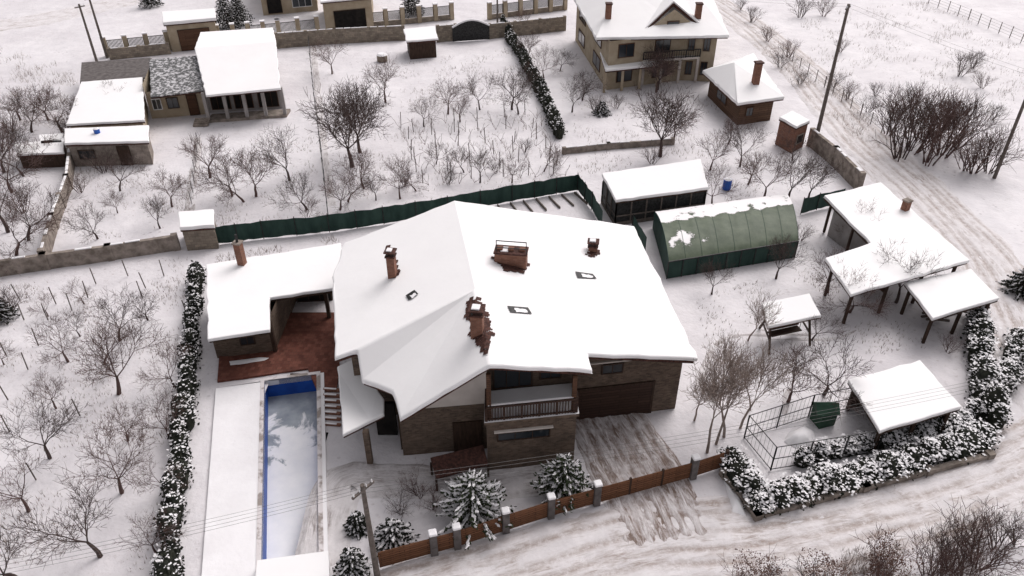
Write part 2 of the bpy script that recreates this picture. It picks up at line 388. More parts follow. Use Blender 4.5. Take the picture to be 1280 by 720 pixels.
panel(d,la,lb,.6,.92,0,2.3,DWOOD,DWOOD)
panel(d,(-6.9,34.9),(-6.4,31.5),.15,.85,0,2.6,DARK,DWOOD)
panel(d,(8.5,48.4),(-11,45.6),.2,.3,1,2.4,GLASS,CREAM,bars=1); panel(d,(8.5,48.4),(-11,45.6),.6,.75,1,2.4,GLASS,CREAM,bars=1)
panel(d,(10.3,35.45),(8.5,48.4),.2,.3,1,2.4,GLASS,CREAM,bars=1); panel(d,(10.3,35.45),(8.5,48.4),.6,.7,1,2.4,GLASS,CREAM,bars=1)
panel(d,(-11,45.6),(-9.5,34.9),.3,.4,1,2.4,GLASS,CREAM,bars=1); panel(d,(-11,45.6),(-9.5,34.9),.6,.8,0,2.4,GLASS,DWOOD,bars=1)
d.obj('windows_and_balcony',he)
pv=[P(421,458,3.1),P(447,446,3.3),P(466,478,3.3),P(480,498,3.2),P(480,517,3.0),P(428,543,2.9)]
p=MB(); slab(p,pv,[tuple(range(6))],0,-.22,SNOW_R,rough=.1); p.obj('porch_roof_snow',he,bevel=.08)
p=MB(); slab(p,pv,[tuple(range(6))],-.224,-.38,TILE,scale=.98)
q=P(463,578); p.box((q.x,q.y,1.3),(.32,.32,2.6),BRICK)
q=P(436,548); p.box((q.x,q.y+1.2,1.3),(.25,.25,2.6),DWOOD)
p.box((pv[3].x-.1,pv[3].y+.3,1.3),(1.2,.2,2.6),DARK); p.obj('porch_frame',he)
p=MB(); cv=[P(538,572,1.5),P(604,556,1.5),P(610,580,1.1),P(545,598,1.1)]
slab(p,cv,[(0,1,2,3)],0,-.12,TILE); 
for q in cv: p.box((q.x,q.y+.05,.5),(.12,.12,1.0),DWOOD)
p.obj('entry_canopy',he)
def chimney(u,v,w_,d_,h,rot=-.14,m=BRICKR,cap=True,par=he,bv=hb,snow=True):
    q=rhit(bv,u,v); c=MB(); 
    c.box((q.x,q.y,q.z+h/2-.4),(w_,d_,h+.8),m,rot); c.box((q.x,q.y,q.z+h+.05),(w_+.12,d_+.12,.1),TILE,rot)
    if cap:
        for sx in(-1,1):
            for sy in(-1,1):
                c.box((q.x+sx*(w_/2-.06),q.y+sy*(d_/2-.06),q.z+h+.22),(.07,.07,.26),METAL)
        c.box((q.x,q.y,q.z+h+.38),(w_+.2,d_+.2,.07),TILE,rot)
    c.obj('chimney',par)
    if snow:
        c=MB(); c.box((q.x-.05,q.y-.02,q.z+h+(.47 if cap else .15)),(w_*.7,d_*.8,.10),SNOW_B,rot); c.obj('chimney_snow',par,bevel=.04)
    return q
chimney(491,345,.5,.5,1.5); chimney(597,416,.65,.6,1.3)
q=chimney(639,328,2.0,.9,.85,cap=False,snow=False); c=MB()
for sx in (-.7,0,.7): c.box((q.x+sx,q.y-.1*sx,q.z+1.0),(.36,.36,.2),BRICKR,-.14)
for sx in(-1,1):
    for sy in(-1,1): c.box((q.x+sx*.95,q.y+sy*.4-.13*sx,q.z+1.1),(.05,.05,.45),METAL)
for sy in(-1,1): c.beam((q.x-.95,q.y+sy*.4+.13,q.z+1.3),(q.x+.95,q.y+sy*.4-.13,q.z+1.3),.05,.05,METAL)
c.obj('chimney_cage',he)
c=MB(); c.box((q.x-.4,q.y+.05,q.z+.94),(.5,.6,.1),SNOW_B,-.14); c.obj('chimney_snow',he,bevel=.04)
chimney(741,313,.6,.5,.35)
def tiles(px,n,bv=hb,par=he,s0=.07,s1=.17,m=TILE):
    c=MB(); R=random.Random(int(px[0][0])); x0=min(a for a,b in px);x1=max(a for a,b in px);y0=min(b for a,b in px);y1=max(b for a,b in px); k=0
    while k<n:
        u=R.uniform(x0,x1);v=R.uniform(y0,y1)
        if not inpoly(u,v,px): continue
        k+=1; h=bv.ray_cast(CAM,ray(u,v).normalized())
        if not h[0]: continue
        nn=h[1] if h[1].z>0 else -h[1]; a=Vector((1,-.14,0)); a=(a-nn*a.dot(nn)).normalized(); b=nn.cross(a); o=h[0]+nn*R.uniform(.015,.05); s=R.uniform(s0,s1); t_=R.uniform(-.02,.03)
        c.add([o-a*s-b*s,o+a*s-b*s,o+a*s+b*s+nn*t_,o-a*s+b*s+nn*t_],[(0,1,2,3)],m)
    c.obj('exposed_tiles',par)
tiles([(584,378),(590,372),(594,378),(598,370),(604,384),(613,396),(611,406),(618,420),(610,424),(609,444),(601,436),(594,424),(586,420),(589,404),(582,396)],230)
tiles([(613,320),(624,322),(655,330),(660,331),(652,341),(632,338),(622,328)],150)
tiles([(732,318),(748,313),(750,318),(737,321)],25); tiles([(483,306),(489,304),(499,340),(494,350),(487,344)],60)
def patch(px,m,off=.02,bv=hb,par=he,name='melted_patch',jit=0):
    c=MB(); pts=[]
    n=len(px)
    for i in range(n):
        a=Vector(px[i]);b=Vector(px[(i+1)%n])
        for k in range(4 if jit else 1):
            t=k/4 if jit else 0; q=a.lerp(b,t)+Vector((random.uniform(-jit,jit),random.uniform(-jit,jit)))
            pts.append(rhit(bv,q.x,q.y)+Vector((0,0,off)))
    ct=sum(pts,Vector())/len(pts); c.add([ct]+pts,[(0,i+1,(i+1)%len(pts)+1) for i in range(len(pts))],m); return c.obj(name,par)
for px in ([(719,340),(741,343),(746,349),(722,348)],[(634,383),(660,385),(665,393),(638,391)],[(507,370),(518,363),(523,368),(511,376)]):
    patch(px,METAL,.05,name='skylight'); c0=Vector((sum(a for a,b in px)/4,sum(b for a,b in px)/4))
    patch([tuple(c0+(Vector(q)-c0)*.55+Vector((2,1))) for q in px],SNOW_B,.07,name='skylight_snow',jit=.6)
# ---------------------------------------------------------------- pool house
V=[P(257,330,3.2),P(426,303,3.2),P(434,358,3.2),P(337,372,3.2),P(337,412,3.2),P(259,424,3.2)]
e,bv,ft=building('pool_house',V,[(0,1,2,3,4,5)],range(6),.5,None,under=DWOOD)
w=MB(); i0=P(288,447); i1=P(345,440)
wl=[V[0]+Vector((.8,-.6,0)),V[1]+Vector((-.5,-.6,0)),V[1]+Vector((-.4,-3,0)),Vector((i1.x,V[1].y-3.2,0)),Vector((i1.x,i1.y,0)),Vector((i0.x,i0.y,0)),Vector((i0.x-.9,i0.y,0))]
walls(w,[(q.x,q.y) for q in wl],bv,BRICK); 
a=Vector((i1.x,V[1].y-3.25)); b=Vector((wl[2].x,wl[2].y)); panel(w,a,b,.05,.95,0,2.5,DARK,DWOOD,bars=2)
panel(w,wl[5],wl[4],.3,.6,1,2,GLASS,DWOOD,bars=1)
for q in (P(412,398),P(345,440)): w.box((q.x,q.y,1.4),(.25,.25,2.8),DWOOD)
w.obj('walls',e)
w=MB(); q=rhit(bv,303,330); w.box((q.x,q.y,3.9),(.5,.5,2.2),BRICKR,-.2); w.box((q.x,q.y,5.05),(.62,.62,.1),CONC,-.2); w.tube((q.x,q.y,5.1),(q.x,q.y,5.7),.1,.1,METAL); w.obj('chimney',e)
p=MB(); pt=[P(272,478),P(275,440),P(340,392),P(418,392),P(425,460),P(421,487),P(396,487),P(385,462),P(330,470)]
p.prism(ccw([(q.x,q.y) for q in pt]),-.2,.12,PATIO); p.obj('brick_patio')
p=MB()
for k in range(7):
    a=P(405,490+k*7); b=P(425,487+k*7); m_=(a+b)/2; z=.12-.02*k
    p.box((m_.x,m_.y,z/2),(1.1,.2,.10+z),BRICKR,-.1); p.box((m_.x-.1,m_.y+.02,.06+z),(.8,.12,.04),SNOW_B,-.1)
p.obj('garden_steps')
def drift(name,px,z,hh,m=SNOW_B,seed=0):
    pts=[P(u,v,z) for u,v in px]; c=sum(pts,Vector())/len(pts); V=[];n=40;rings=7
    for r_ in range(rings):
        f=1-r_/rings
        for i in range(n):
            t=i/n*len(pts); a=pts[int(t)%len(pts)]; b=pts[(int(t)+1)%len(pts)]; q=a.lerp(b,t%1); q=c+(q-c)*f*(1+.10*nz(i*.6,seed,1)*(f)); k=1-f
            V.append((q.x,q.y,z-.02+hh*(k*(2-k))*(1+.3*nz(q.x,q.y,1.2,seed))))
    V.append((c.x,c.y,z+hh)); w=MB(); w.add(V,[(r_*n+i,r_*n+(i+1)%n,(r_+1)*n+(i+1)%n,(r_+1)*n+i) for r_ in range(rings-1) for i in range(n)]+[((rings-1)*n+i,(rings-1)*n+(i+1)%n,rings*n) for i in range(n)],m)
    w.obj(name,smooth=True)
drift('snow_drift',[(276,452),(300,449),(330,445),(346,446),(340,450),(305,456),(278,459)],.12,.04,seed=1)
pe=empty('swimming_pool'); pp=[(q.x,q.y) for q in pool]; pc=ccw(pp)
w=MB()
for i in range(4):
    a,b=pc[i],pc[(i+1)%4]; w.add([(a[0],a[1],-2.2),(b[0],b[1],-2.2),(b[0],b[1],.14),(a[0],a[1],.14)],[(3,2,1,0)],BLUE)
w.obj('pool_liner',pe)
def icem():
    m,t,b=nt('pool_ice'); ob=N(t,'ShaderNodeTexCoord').outputs['Object']; sp=N(t,'ShaderNodeSeparateXYZ'); t.links.new(ob,sp.inputs[0])
    f=noisen(t,ob,.45,6,.62,.8); ma=N(t,'ShaderNodeMath',operation='MULTIPLY_ADD'); t.links.new(sp.outputs['Y'],ma.inputs[0]); ma.inputs[1].default_value=-.05; ma.inputs[2].default_value=1.76
    ad=N(t,'ShaderNodeMath',operation='ADD'); t.links.new(f,ad.inputs[0]); t.links.new(ma.outputs[0],ad.inputs[1])
    sn=ramp(t,ad.outputs[0],[(.50,(0,0,0)),(.56,(1,1,1))])
    ic=ramp(t,noisen(t,ob,.8,6,.6),[(.3,(.22,.25,.29)),(.7,(.42,.45,.48))])
    sc_=ramp(t,noisen(t,ob,.7,6,.7),[(.35,(.82,.82,.84)),(.65,(.92,.91,.91))])
    t.links.new(mixc(t,sn,ic,sc_),b.inputs['Base Color']); b.inputs['Roughness'].default_value=.35; bump(t,b,sn,.4,.1); return m
w=MB(); w.add([(x,y,-1.3) for x,y in inset(pc,-.02)],[(0,1,2,3)],icem()); w.obj('frozen_water',pe)
w=MB(); out=[P(270,486,.1),P(405,466,.1),P(411,742,.1),P(250,748,.1)]
inn=[Vector((q.x,q.y,.1)) for q in pool]
for i in range(4):
    j=(i+1)%4; a=[out[i],out[j],inn[j],inn[i]]
    w.prism(ccw([(q.x,q.y) for q in a]),-.3,.14,SNOW_B)
w.obj('pool_deck_snow',pe)
w=MB(); o2=inset(pc,-.25)
COP=simple('pool_coping_stone',(.30,.26,.24),(.64,.60,.60),1.2,.8,lo=.42,hi=.52)
for i in range(4):
    j=(i+1)%4; w.prism(ccw([pc[i],pc[j],o2[j],o2[i]]),.144,.18,COP)
w.obj('pool_coping',pe)
w=MB(); a=[P(324,708,.2),P(412,696,.2),P(414,740,.2),P(320,745,.2)]; w.prism(ccw([(q.x,q.y) for q in a]),.0,.7,SNOW_R); w.obj('pool_cover_box',bevel=.12)
# ---------------------------------------------------------------- fences & walls
def wallline(name,px,h,th,m,cap=True,capm=SNOW_B,z0=-.1,cw=.75):
    e=empty(name); w=MB(); c=MB(); pts=[P(*q) for q in px]
    for a,b in zip(pts,pts[1:]):
        d=(b-a).normalized()
        L=(b-a).length; R=math.atan2(d.y,d.x); k=max(1,int(L/3.5))
        w.box(((a.x+b.x)/2,(a.y+b.y)/2,(h+z0)/2),(L-.02,th,h-z0),m,R)
        for i in range(k+1):
            q=a.lerp(b,i/k); w.box((q.x,q.y,(h+.12+z0)/2),(th+.14,th+.14,h+.12-z0),m,R)
        if cap:
            kk=max(1,int(L/1.1))
            for i in range(kk):
                if random.random()<.2: continue
                q=a.lerp(b,(i+.5)/kk); c.box((q.x,q.y,h+.04+random.uniform(0,.03)),(L/kk*random.uniform(.75,1.1),th*cw*random.uniform(.8,1.1),.1),capm,R)
    w.obj('masonry',e); 
    if cap: c.obj('snow_cap',e,bevel=.05)
    return e
wallline('stone_wall',[(-40,350),(60,335),(140,324),(222,311)],1.3,.35,CONC)
wallline('stone_wall',[(58,330),(70,285),(88,235),(92,200)],1.3,.35,CONC)
wallline('stone_wall',[(1012,182),(1040,205),(1072,238)],1.8,.35,CONC)
wallline('garden_wall',[(705,192),(760,186),(840,180)],.6,.25,CONC)
wallline('boundary_wall',[(348,60),(420,54),(505,50)],2.0,.3,STONE)
wallline('boundary_wall',[(548,52),(570,50)],2.2,.3,STONE)
wallline('boundary_wall',[(612,48),(705,38)],2.0,.3,STONE)
wallline('boundary_wall',[(140,74),(212,67)],1.4,.3,STONE)
V=[P(222,264,2.3),P(267,261,2.3),P(268,281,2.3),P(224,284,2.3)]
building('stone_pump_house',V,[(0,1,2,3)],range(4),.12,STONE,ts=.3)
def netfence(name,px,h,m=GNET,sp=2.5,th=.04):
    e=empty(name); w=MB(); c=MB(); pts=[P(*q) for q in px]
    for a,b in zip(pts,pts[1:]):
        L=(b-a).length; k=max(1,round(L/sp)); d=(b-a).normalized(); n=Vector((d.y,-d.x,0))
        for i in range(k):
            p=a.lerp(b,i/k);q=a.lerp(b,(i+1)/k); ns=5
            V=[];F=[]
            for j in range(ns+1):
                s=p.lerp(q,j/ns); bul=math.sin(j/ns*math.pi)*random.uniform(-.08,.12); sag=math.sin(j/ns*math.pi)*random.uniform(0,.12)
                V+= [s+Vector((0,0,random.uniform(0,.12))),s+n*bul+Vector((0,0,h*.5)),s+n*bul*.5+Vector((0,0,h-sag))]
            for j in range(ns):
                for r_ in (0,1): F.append((j*3+r_,j*3+3+r_,j*3+4+r_,j*3+1+r_))
            w.add(V,F,m); c.tube(p+n*.05,p+n*.05+Vector((0,0,h+.15)),.04,.04,METAL)
    w.obj('mesh_fabric',e,smooth=True); c.obj('posts',e)
netfence('green_mesh_fence',[(266,306),(330,298),(412,290),(480,280),(560,267),(640,252),(722,238)],1.7)
netfence('green_mesh_fence',[(722,238),(740,262),(752,285)],1.7)
netfence('green_mesh_fence',[(790,292),(806,320)],1.8)
netfence('green_mesh_fence',[(1000,268),(1020,262),(1052,255)],1.6)
def wirefence(name,px,h,sp=2.4,rails=3,m=GREYM,pm=METAL,r=.03):
    w=MB(); pts=[P(*q) for q in px]
    for a,b in zip(pts,pts[1:]):
        L=(b-a).length;k=max(1,round(L/sp))
        for i in range(k+1):
            p=a.lerp(b,i/k); w.tube(p,p+Vector((random.uniform(-.05,.05),0,h+random.uniform(-.05,.1))),r,r,pm,5)
        for j in range(rails):
            z=h*(j+1)/rails-.05; w.beam(a+Vector((0,0,z)),b+Vector((0,0,z)),.02,.02,m)
    w.obj(name)
wirefence('wire_fence',[(386,52),(394,130),(402,190),(412,285)],1.4,r=.035)
wirefence('wire_fence',[(248,180),(240,255)],1.2)
wirefence('wire_fence',[(1160,5),(1210,25),(1290,60)],1.6,rails=4,pm=POLE,r=.06)
wirefence('wire_fence',[(990,78),(1030,110),(1075,145),(1130,190)],1.4,pm=POLE,r=.05)
fe=empty('wooden_fence'); w=MB(); pl=MB(); cp=MB()
fp=[(470,712),(543,692),(572,684),(632,664),(688,646),(745,630),(865,597),(905,584)]
pts=[P(*q) for q in fp]
for i,(a,b) in enumerate(zip(pts,pts[1:])):
    d=(b-a).normalized();R=math.atan2(d.y,d.x);L=(b-a).length; k=max(1,round(L/2.2))
    for j in range(7): w.beam(a+d*.2+Vector((0,0,.16+j*.175)),b-d*.2+Vector((0,0,.16+j*.175)),.04,.15,FWOOD)
    for j in range(1,k): q=a.lerp(b,j/k); w.box((q.x,q.y+.03,.68),(.12,.12,1.36),DWOOD,R)
PILL=simple('pillar_block',(.08,.07,.068),(.15,.135,.13),2,.9)
for q in pts[1:-1]:
    pl.box((q.x,q.y,.8),(.38,.38,1.6),PILL,.25); cp.box((q.x,q.y,1.68),(.44,.44,.18),SNOW_B,.25)
q=pts[-1]; pl.box((q.x,q.y,.7),(.2,.2,1.4),DWOOD)
w.obj('planks',fe); pl.obj('pillars',fe,bevel=.02); cp.obj('snow_caps',fe,bevel=.08,seg=3)
# ---------------------------------------------------------------- outbuildings
V=[P(243,60,5.2),P(345,52,5.2),P(351,110,3.6),P(257,119,3.6),P(250,40,4.2),P(341,34,4.2)]
e,bv,ft=building('guest_house',V,[(0,1,2,3),(0,4,5,1)],[4,5,2,3],.7,GREYP,foot=[(P(262,140).x,P(262,140).y),(P(355,135).x,P(355,135).y),(V[5].x-.5,V[5].y-1),(V[4].x+.6,V[4].y-1)])
w=MB(); a=P(262,152);b=P(357,145); 
for i in range(5):
    q=a.lerp(b,i/4); w.box((q.x,q.y,1.7),(.35,.35,3.3),GREYP,.1)
w.prism([(a.x-.2,a.y-.3),(b.x+.2,b.y-.3),(b.x+.2,b.y+1.6),(a.x-.2,a.y+1.6)],-.1,.25,CONC)
for s0,s1 in((.05,.3),(.36,.6),(.68,.94)): panel(w,P(262,140),P(355,135),s0,s1,.3,2.7,DARK,WOOD,bars=2)
w.obj('veranda',e)
V=[P(186,74,4.4),P(246,69,4.4),P(255,113,3.2),P(188,121,3.2)]
ft_=[P(190,148),P(257,142),Vector((V[1].x,V[1].y-.6,0)),Vector((V[0].x+.3,V[0].y-.6,0))]
e,bv,ft=building('garden_cottage',V,[(0,1,2,3)],range(4),.5,BEIGE,snow=TILEG,ts=.12,foot=[(q.x,q.y) for q in ft_])
w=MB(); panel(w,ft_[0],ft_[1],.72,.9,0,2.4,WOOD,DWOOD); panel(w,ft_[0],ft_[1],.35,.55,1,2.2,GLASS,DWOOD,bars=1); panel(w,ft_[0],ft_[1],.08,.24,1,2.2,GLASS,WHITE,bars=1); w.obj('door_and_windows',e)
w=MB()
for k in range(4): a=P(245,158); w.box((a.x+.5,a.y-.3*k+1.0,.45-.12*k),(1.6,.34,.2),CONC,.1)
w.obj('stone_steps',e)
V=[P(101,102,3.4),P(178,96,3.4),P(181,150,2.9),P(82,155,2.9)]
e,bv,ft=building('garden_shed',V,[(0,1,2,3)],range(4),.3,BEIGE)
V2=[P(80,160,2.8),P(186,156,2.8),P(186,176,2.6),P(80,179,2.6)]
e2,bv2,ft2=building('garden_shed',V2,[(0,1,2,3)],range(4),.25,CONC)
w=MB(); panel(w,ft2[0],ft2[1],.1,.3,.8,1.7,GLASS,DWOOD); panel(w,ft2[0],ft2[1],.6,.75,0,2.0,DWOOD,DWOOD); w.obj('window',e2)
w=MB(); q=P(121,164,2.9); w.tube((q.x,q.y,2.7),(q.x,q.y,3.15),.28,.30,BLUEP,14); w.tube((q.x,q.y,3.15),(q.x,q.y,3.26),.30,.15,SNOW_B,14); w.obj('water_barrel')
w=MB(); a=[P(102,78,2.5),P(188,72,2.5),P(190,94,2.5),P(178,98,2.5),P(100,102,2.5)]; slab(w,a,[tuple(range(5))],0,-.15,PILL)
for q in a: w.box((q.x,q.y+.1,1.2),(.15,.15,2.3),DWOOD)
w.obj('carport')
for px in ([(18,180),(80,172),(80,190),(20,193)],[(48,168),(78,166),(78,178),(50,180)]):
    V=[P(u,v,1.6) for u,v in px]; building('wood_store',V,[(0,1,2,3)],range(4),.15,DWOOD,ts=.2)
V=[P(202,14,4.3),P(268,10,4.3),P(270,22,4.1),P(203,28,4.1)]
e,bv,ft=building('gate_garage',V,[(0,1,2,3)],range(4),.3,BEIGE,ts=.4)
w=MB(); panel(w,ft[0],ft[1],.2,.85,0,2.8,WOOD,DWOOD); w.obj('garage_door',e)
def ironfence(name,a,b,h=1.7,n=5):
    e=empty(name); w=MB(); f=MB(); a=P(*a);b=P(*b)
    d=(b-a).normalized(); R=math.atan2(d.y,d.x); L=(b-a).length; m_=(a+b)/2
    for i in range(n+1):
        q=a.lerp(b,i/n); w.box((q.x,q.y,h/2+.1),(.6,.6,h+.2),BEIGE,R); w.box((q.x,q.y,h+.27),(.7,.7,.14),SNOW_B,R)
    w.box((m_.x,m_.y,.35),(L,.3,.7),STONE,R)
    k=int(L/.16)
    for i in range(k): q=a.lerp(b,(i+.5)/k); f.box((q.x,q.y,h*.62),(.09,.05,h*.55),METAL,R)
    f.box((m_.x,m_.y,h*.9),(L,.06,.07),METAL,R)
    w.obj('pillars',e); f.obj('iron_panels',e)
ironfence('iron_fence',(135,70),(212,62),2.3,3); ironfence('iron_fence',(275,54),(350,47),2.3,4); ironfence('iron_fence',(350,47),(398,42),2.3,2)
ironfence('iron_fence',(462,34),(565,24),2.3,5); ironfence('iron_fence',(612,24),(706,12),2.3,5)
V=[P(398,-26,4.8),P(465,-34,4.8),P(466,-4,4.6),P(400,2,4.6)]
e,bv,ft=building('beige_garage',V,[(0,1,2,3)],range(4),.3,BEIGE)
w=MB(); panel(w,ft[0],ft[1],.2,.85,0,3.0,DARK,DWOOD); w.obj('garage_door',e)
V=[P(315,-66,6),P(392,-72,6),P(394,-36,6),P(317,-30,6)]
e,bv,ft=building('beige_house',V,[(0,1,2,3)],range(4),.4,BEIGE)
w=MB(); panel(w,ft[0],ft[1],.1,.35,.2,3.0,DARK,DWOOD); panel(w,ft[0],ft[1],.55,.9,.8,3.0,GLASS,WHITE,bars=2); w.obj('windows',e)
w=MB(); a=P(566,52); b=P(612,49); n=12
for i in range(n):
    t0=i/n;t1=(i+1)/n; p=a.lerp(b,t0);q=a.lerp(b,t1); h0=2+.9*math.sin(t0*math.pi);h1=2+.9*math.sin(t1*math.pi)
    w.add([p,q,q+Vector((0,0,h1)),p+Vector((0,0,h0))],[(0,1,2,3)],METAL); w.beam(p+Vector((0,0,h0)),q+Vector((0,0,h1)),.3,.2,SNOW_B)
w.obj('arched_iron_gate')
V=[P(504,36,2.9),P(543,32,2.9),P(548,48,2.6),P(508,51,2.6)]
e,bv,ft=building('wooden_gazebo',V,[(0,1,2,3)],range(4),.35,DWOOD)
w=MB(); q=P(478,76)
w.tube((q.x,q.y,0),(q.x,q.y,.8),.7,.7,STONE,12); w.tube((q.x,q.y,.8),(q.x,q.y,1.0),.75,.5,SNOW_B,12); w.obj('stone_well')
V=[P(745,47,6.2),P(912,44,6.2),P(880,-30,6.2),P(714,-8,6.2),P(775,-22,9.5),P(860,-25,9.5)]
fr=P(758,112)
ft_=[(fr.x,fr.y),(P(850,100).x,P(850,100).y),(V[1].x-1,V[1].y+1.5),(V[2].x-.8,V[2].y-.8),(V[3].x+.8,V[3].y-1)]
e,bv,ft=building('beige_villa',V,[(0,1,5,4),(1,2,5),(2,3,4,5),(3,0,4)],[0,1,2,3],1.0,BEIGE,ts=.3,foot=ft_)
gp=P(842,2,9.0); g1=P(800,42,6.2); g2=P(884,38,6.2); gb=P(842,-20,9.3)
w=MB(); slab(w,[gp,g1,gb,g2],[(0,1,2),(0,2,3)],.1,-.2,SNOW_R); w.obj('gable_roof_snow',e,bevel=.08)
w=MB(); c1=Vector((g1.x+.6,g1.y+1.0));c2=Vector((g2.x-.6,g2.y+1.0)); cm=(c1+c2)/2
w.add([(c1.x,c1.y,0),(c2.x,c2.y,0),(c2.x,c2.y,6),(cm.x,cm.y,8.6),(c1.x,c1.y,6)],[(0,1,2,3,4)],BEIGE)
w.beam((g1.x,g1.y-.05,5.9),(gp.x,gp.y-.05,8.7),.15,.3,TILE); w.beam((g2.x,g2.y-.05,5.9),(gp.x,gp.y-.05,8.7),.15,.3,TILE)
w.prism([(c1.x,c1.y-1.6),(c2.x,c2.y-1.6),(c2.x,c2.y-.02),(c1.x,c1.y-.02)],2.9,3.15,CREAM,SNOW_B)
rail(w,(c1.x,c1.y-1.55),(c2.x,c2.y-1.55),3.15,4.1,METAL,.3)
for t in (.02,.34,.66,.98):
    q=c1.lerp(c2,t); w.box((q.x,q.y-1.5,1.45),(.3,.3,2.9),CREAM)
panel(w,c1,c2,.1,.4,3.3,5.4,GLASS,WOOD,bars=1); panel(w,c1,c2,.6,.9,3.3,5.4,GLASS,WOOD,bars=1); panel(w,c1,c2,.15,.85,.2,2.5,GLASS,WOOD,bars=3); panel(w,c1,c2,.4,.6,6.2,7.2,GLASS,WOOD)
for a,b in ((ft[0],ft[1]),(ft[4],ft[0]),(ft[1],ft[2])):
    for s0 in (.12,.6): 
        for z in (.8,3.8): panel(w,a,b,s0,s0+.2,z,z+1.6,GLASS,WOOD,bars=1)
w.obj('gable_and_balcony',e)
TV=[P(750,64,3.3),P(822,58,3.3),P(824,80,2.9),P(757,87,2.9)]
w=MB(); slab(w,TV,[(0,1,2,3)],0,-.25,SNOW_R); w.obj('terrace_roof_snow',e,bevel=.08)
w=MB(); slab(w,TV,[(0,1,2,3)],-.254,-.4,TILE)
for t in (0,.33,.66,1): q=TV[3].lerp(TV[2],t); w.box((q.x,q.y+.2,1.3),(.3,.3,2.6),BEIGE)
w.obj('terrace_frame',e)
for u,v in ((760,22),(872,22)):
    q=rhit(bv,u,v); 
    w=MB(); w.box((q.x,q.y,q.z+.6),(.7,.7,2.0),BRICKR); w.box((q.x,q.y,q.z+1.68),(.85,.85,.14),TILE); w.obj('chimney',e)
V=[P(878,88,3.0),P(922,129,3.0),P(981,121,3.0),P(942,66,3.0),P(918,78,4.9)]
e,bv,ft=building('log_cabin',V,[(0,1,4),(1,2,4),(2,3,4),(3,0,4)],[0,1,2,3],.9,LOG,ts=.28)
q=rhit(bv,944,104); w=MB(); w.box((q.x,q.y,q.z+1.0),(.7,.6,2.6),BRICKR,.2); w.box((q.x,q.y,q.z+2.35),(.9,.8,.15),TILE,.2); w.obj('chimney',e)
w=MB(); panel(w,ft[0],ft[1],.3,.6,.9,1.9,GLASS,WOOD,bars=1); 
for i in range(1,4): panel(w,ft[i],ft[(i+1)%4],.2,.4,.9,1.9,GLASS,WOOD,bars=1)
w.obj('windows',e)
V=[P(974,146,3.0),P(990,138,3.0),P(1013,150,3.0),P(996,158,3.0)]
e,bv,ft=building('brick_barbecue',V,[(0,1,2,3)],range(4),.12,BRICKR,ts=.25)
w=MB(); panel(w,ft[0],ft[1],.25,.75,.8,1.7,DARK,CONC); w.obj('fire_opening',e)
V=[P(752,216,3.0),P(876,198,3.0),P(886,234,2.6),P(770,250,2.6)]
e,bv,ft=building('poultry_shed',V,[(0,1,2,3)],range(4),.15,METAL,ts=.25,under=DWOOD)
w=MB()
for i in range(4):
    a,b=Vector(ft[i]),Vector(ft[(i+1)%4])
    k=6 if (b-a).length>6 else 3
    for j in range(k+1):
        q=a.lerp(b,j/k); w.box((q.x,q.y-.02,1.1),(.12,.12,2.2),POLE)
    w.beam((a.x,a.y-.03,.9),(b.x,b.y-.03,.9),.12,.1,POLE); w.beam((a.x,a.y-.03,.15),(b.x,b.y-.03,.15),.12,.3,POLE)
w.obj('frame',e)
w=MB(); q=P(908,236); w.tube((q.x,q.y,0),(q.x,q.y,1.0),.4,.4,BLUEP,12); w.tube((q.x,q.y,1.0),(q.x,q.y,1.1),.38,.2,SNOW_B,12); w.obj('plastic_barrel')
# greenhouse: upright sides, low cover
ge=empty('greenhouse'); HW=1.6; HR=2.45
e0=P(836,327,HW); e1=P(998,301,HW); r0=P(828,283,HR); r1=P(992,259,HR)
k0=Vector((2*r0.x-e0.x,2*r0.y-e0.y,HW)); k1=Vector((2*r1.x-e1.x,2*r1.y-e1.y,HW))
NA=96;NB=28; Vv=[];SN=[]
for i in range(NA+1):
    s=i/NA; E_=e0.lerp(e1,s); K_=k0.lerp(k1,s)
    for j in range(NB+1):
        t=j/NB; q=E_.lerp(K_,t); q.z=HW+(HR-HW)*(math.sin(math.pi*t)**.75)-.03*abs(math.sin(s*9*math.pi))*math.sin(math.pi*t)
        Vv.append(q); n_=.35*nz(s*14,t*5,1,4)
        a_=1-abs(t-.62)/.10 if t<.62 else 1.0
        b_=1.15-math.hypot((s-.13)/.13,(t-.26)/.18)
        c_=1-math.hypot((s-.27)/.06,(t-.18)/.09)
        SN.append(max(0,min(1,max(a_,b_,c_)*.55+n_+.14)))
w=MB(); w.add(Vv,[(i*(NB+1)+j,(i+1)*(NB+1)+j,(i+1)*(NB+1)+j+1,i*(NB+1)+j+1) for i in range(NA) for j in range(NB)],GTARP)
o=w.obj('cover',ge,smooth=True); at=o.data.attributes.new('snow','FLOAT','POINT'); at.data.foreach_set('value',SN)
w=MB()
for (a,b) in ((e0,e1),(k1,k0),(e1,k1),(k0,e0)):
    w.add([(a.x,a.y,0),(b.x,b.y,0),(b.x,b.y,HW),(a.x,a.y,HW)],[(0,1,2,3)],GNET)
for i in (0,NA):
    w.add([tuple(Vv[i*(NB+1)+j]) for j in range(NB+1)],[tuple(range(NB+1)) if i else tuple(range(NB+1))[::-1]],GNET)
for j in range(10):
    q=e0.lerp(e1,j/9); w.box((q.x,q.y-.03,HW/2),(.07,.07,HW),METAL)
w.beam((e0.x,e0.y-.04,HW),(e1.x,e1.y-.04,HW),.08,.08,METAL); w.obj('side_walls',ge)
w=MB()
for i in range(0,NA+1,12):
    for j in range(int(NB*.6)): w.tube(Vv[i*(NB+1)+j]+Vector((0,0,.01)),Vv[i*(NB+1)+j+1]+Vector((0,0,.01)),.018,.018,GPLAIN,4)
w.obj('hoops',ge)
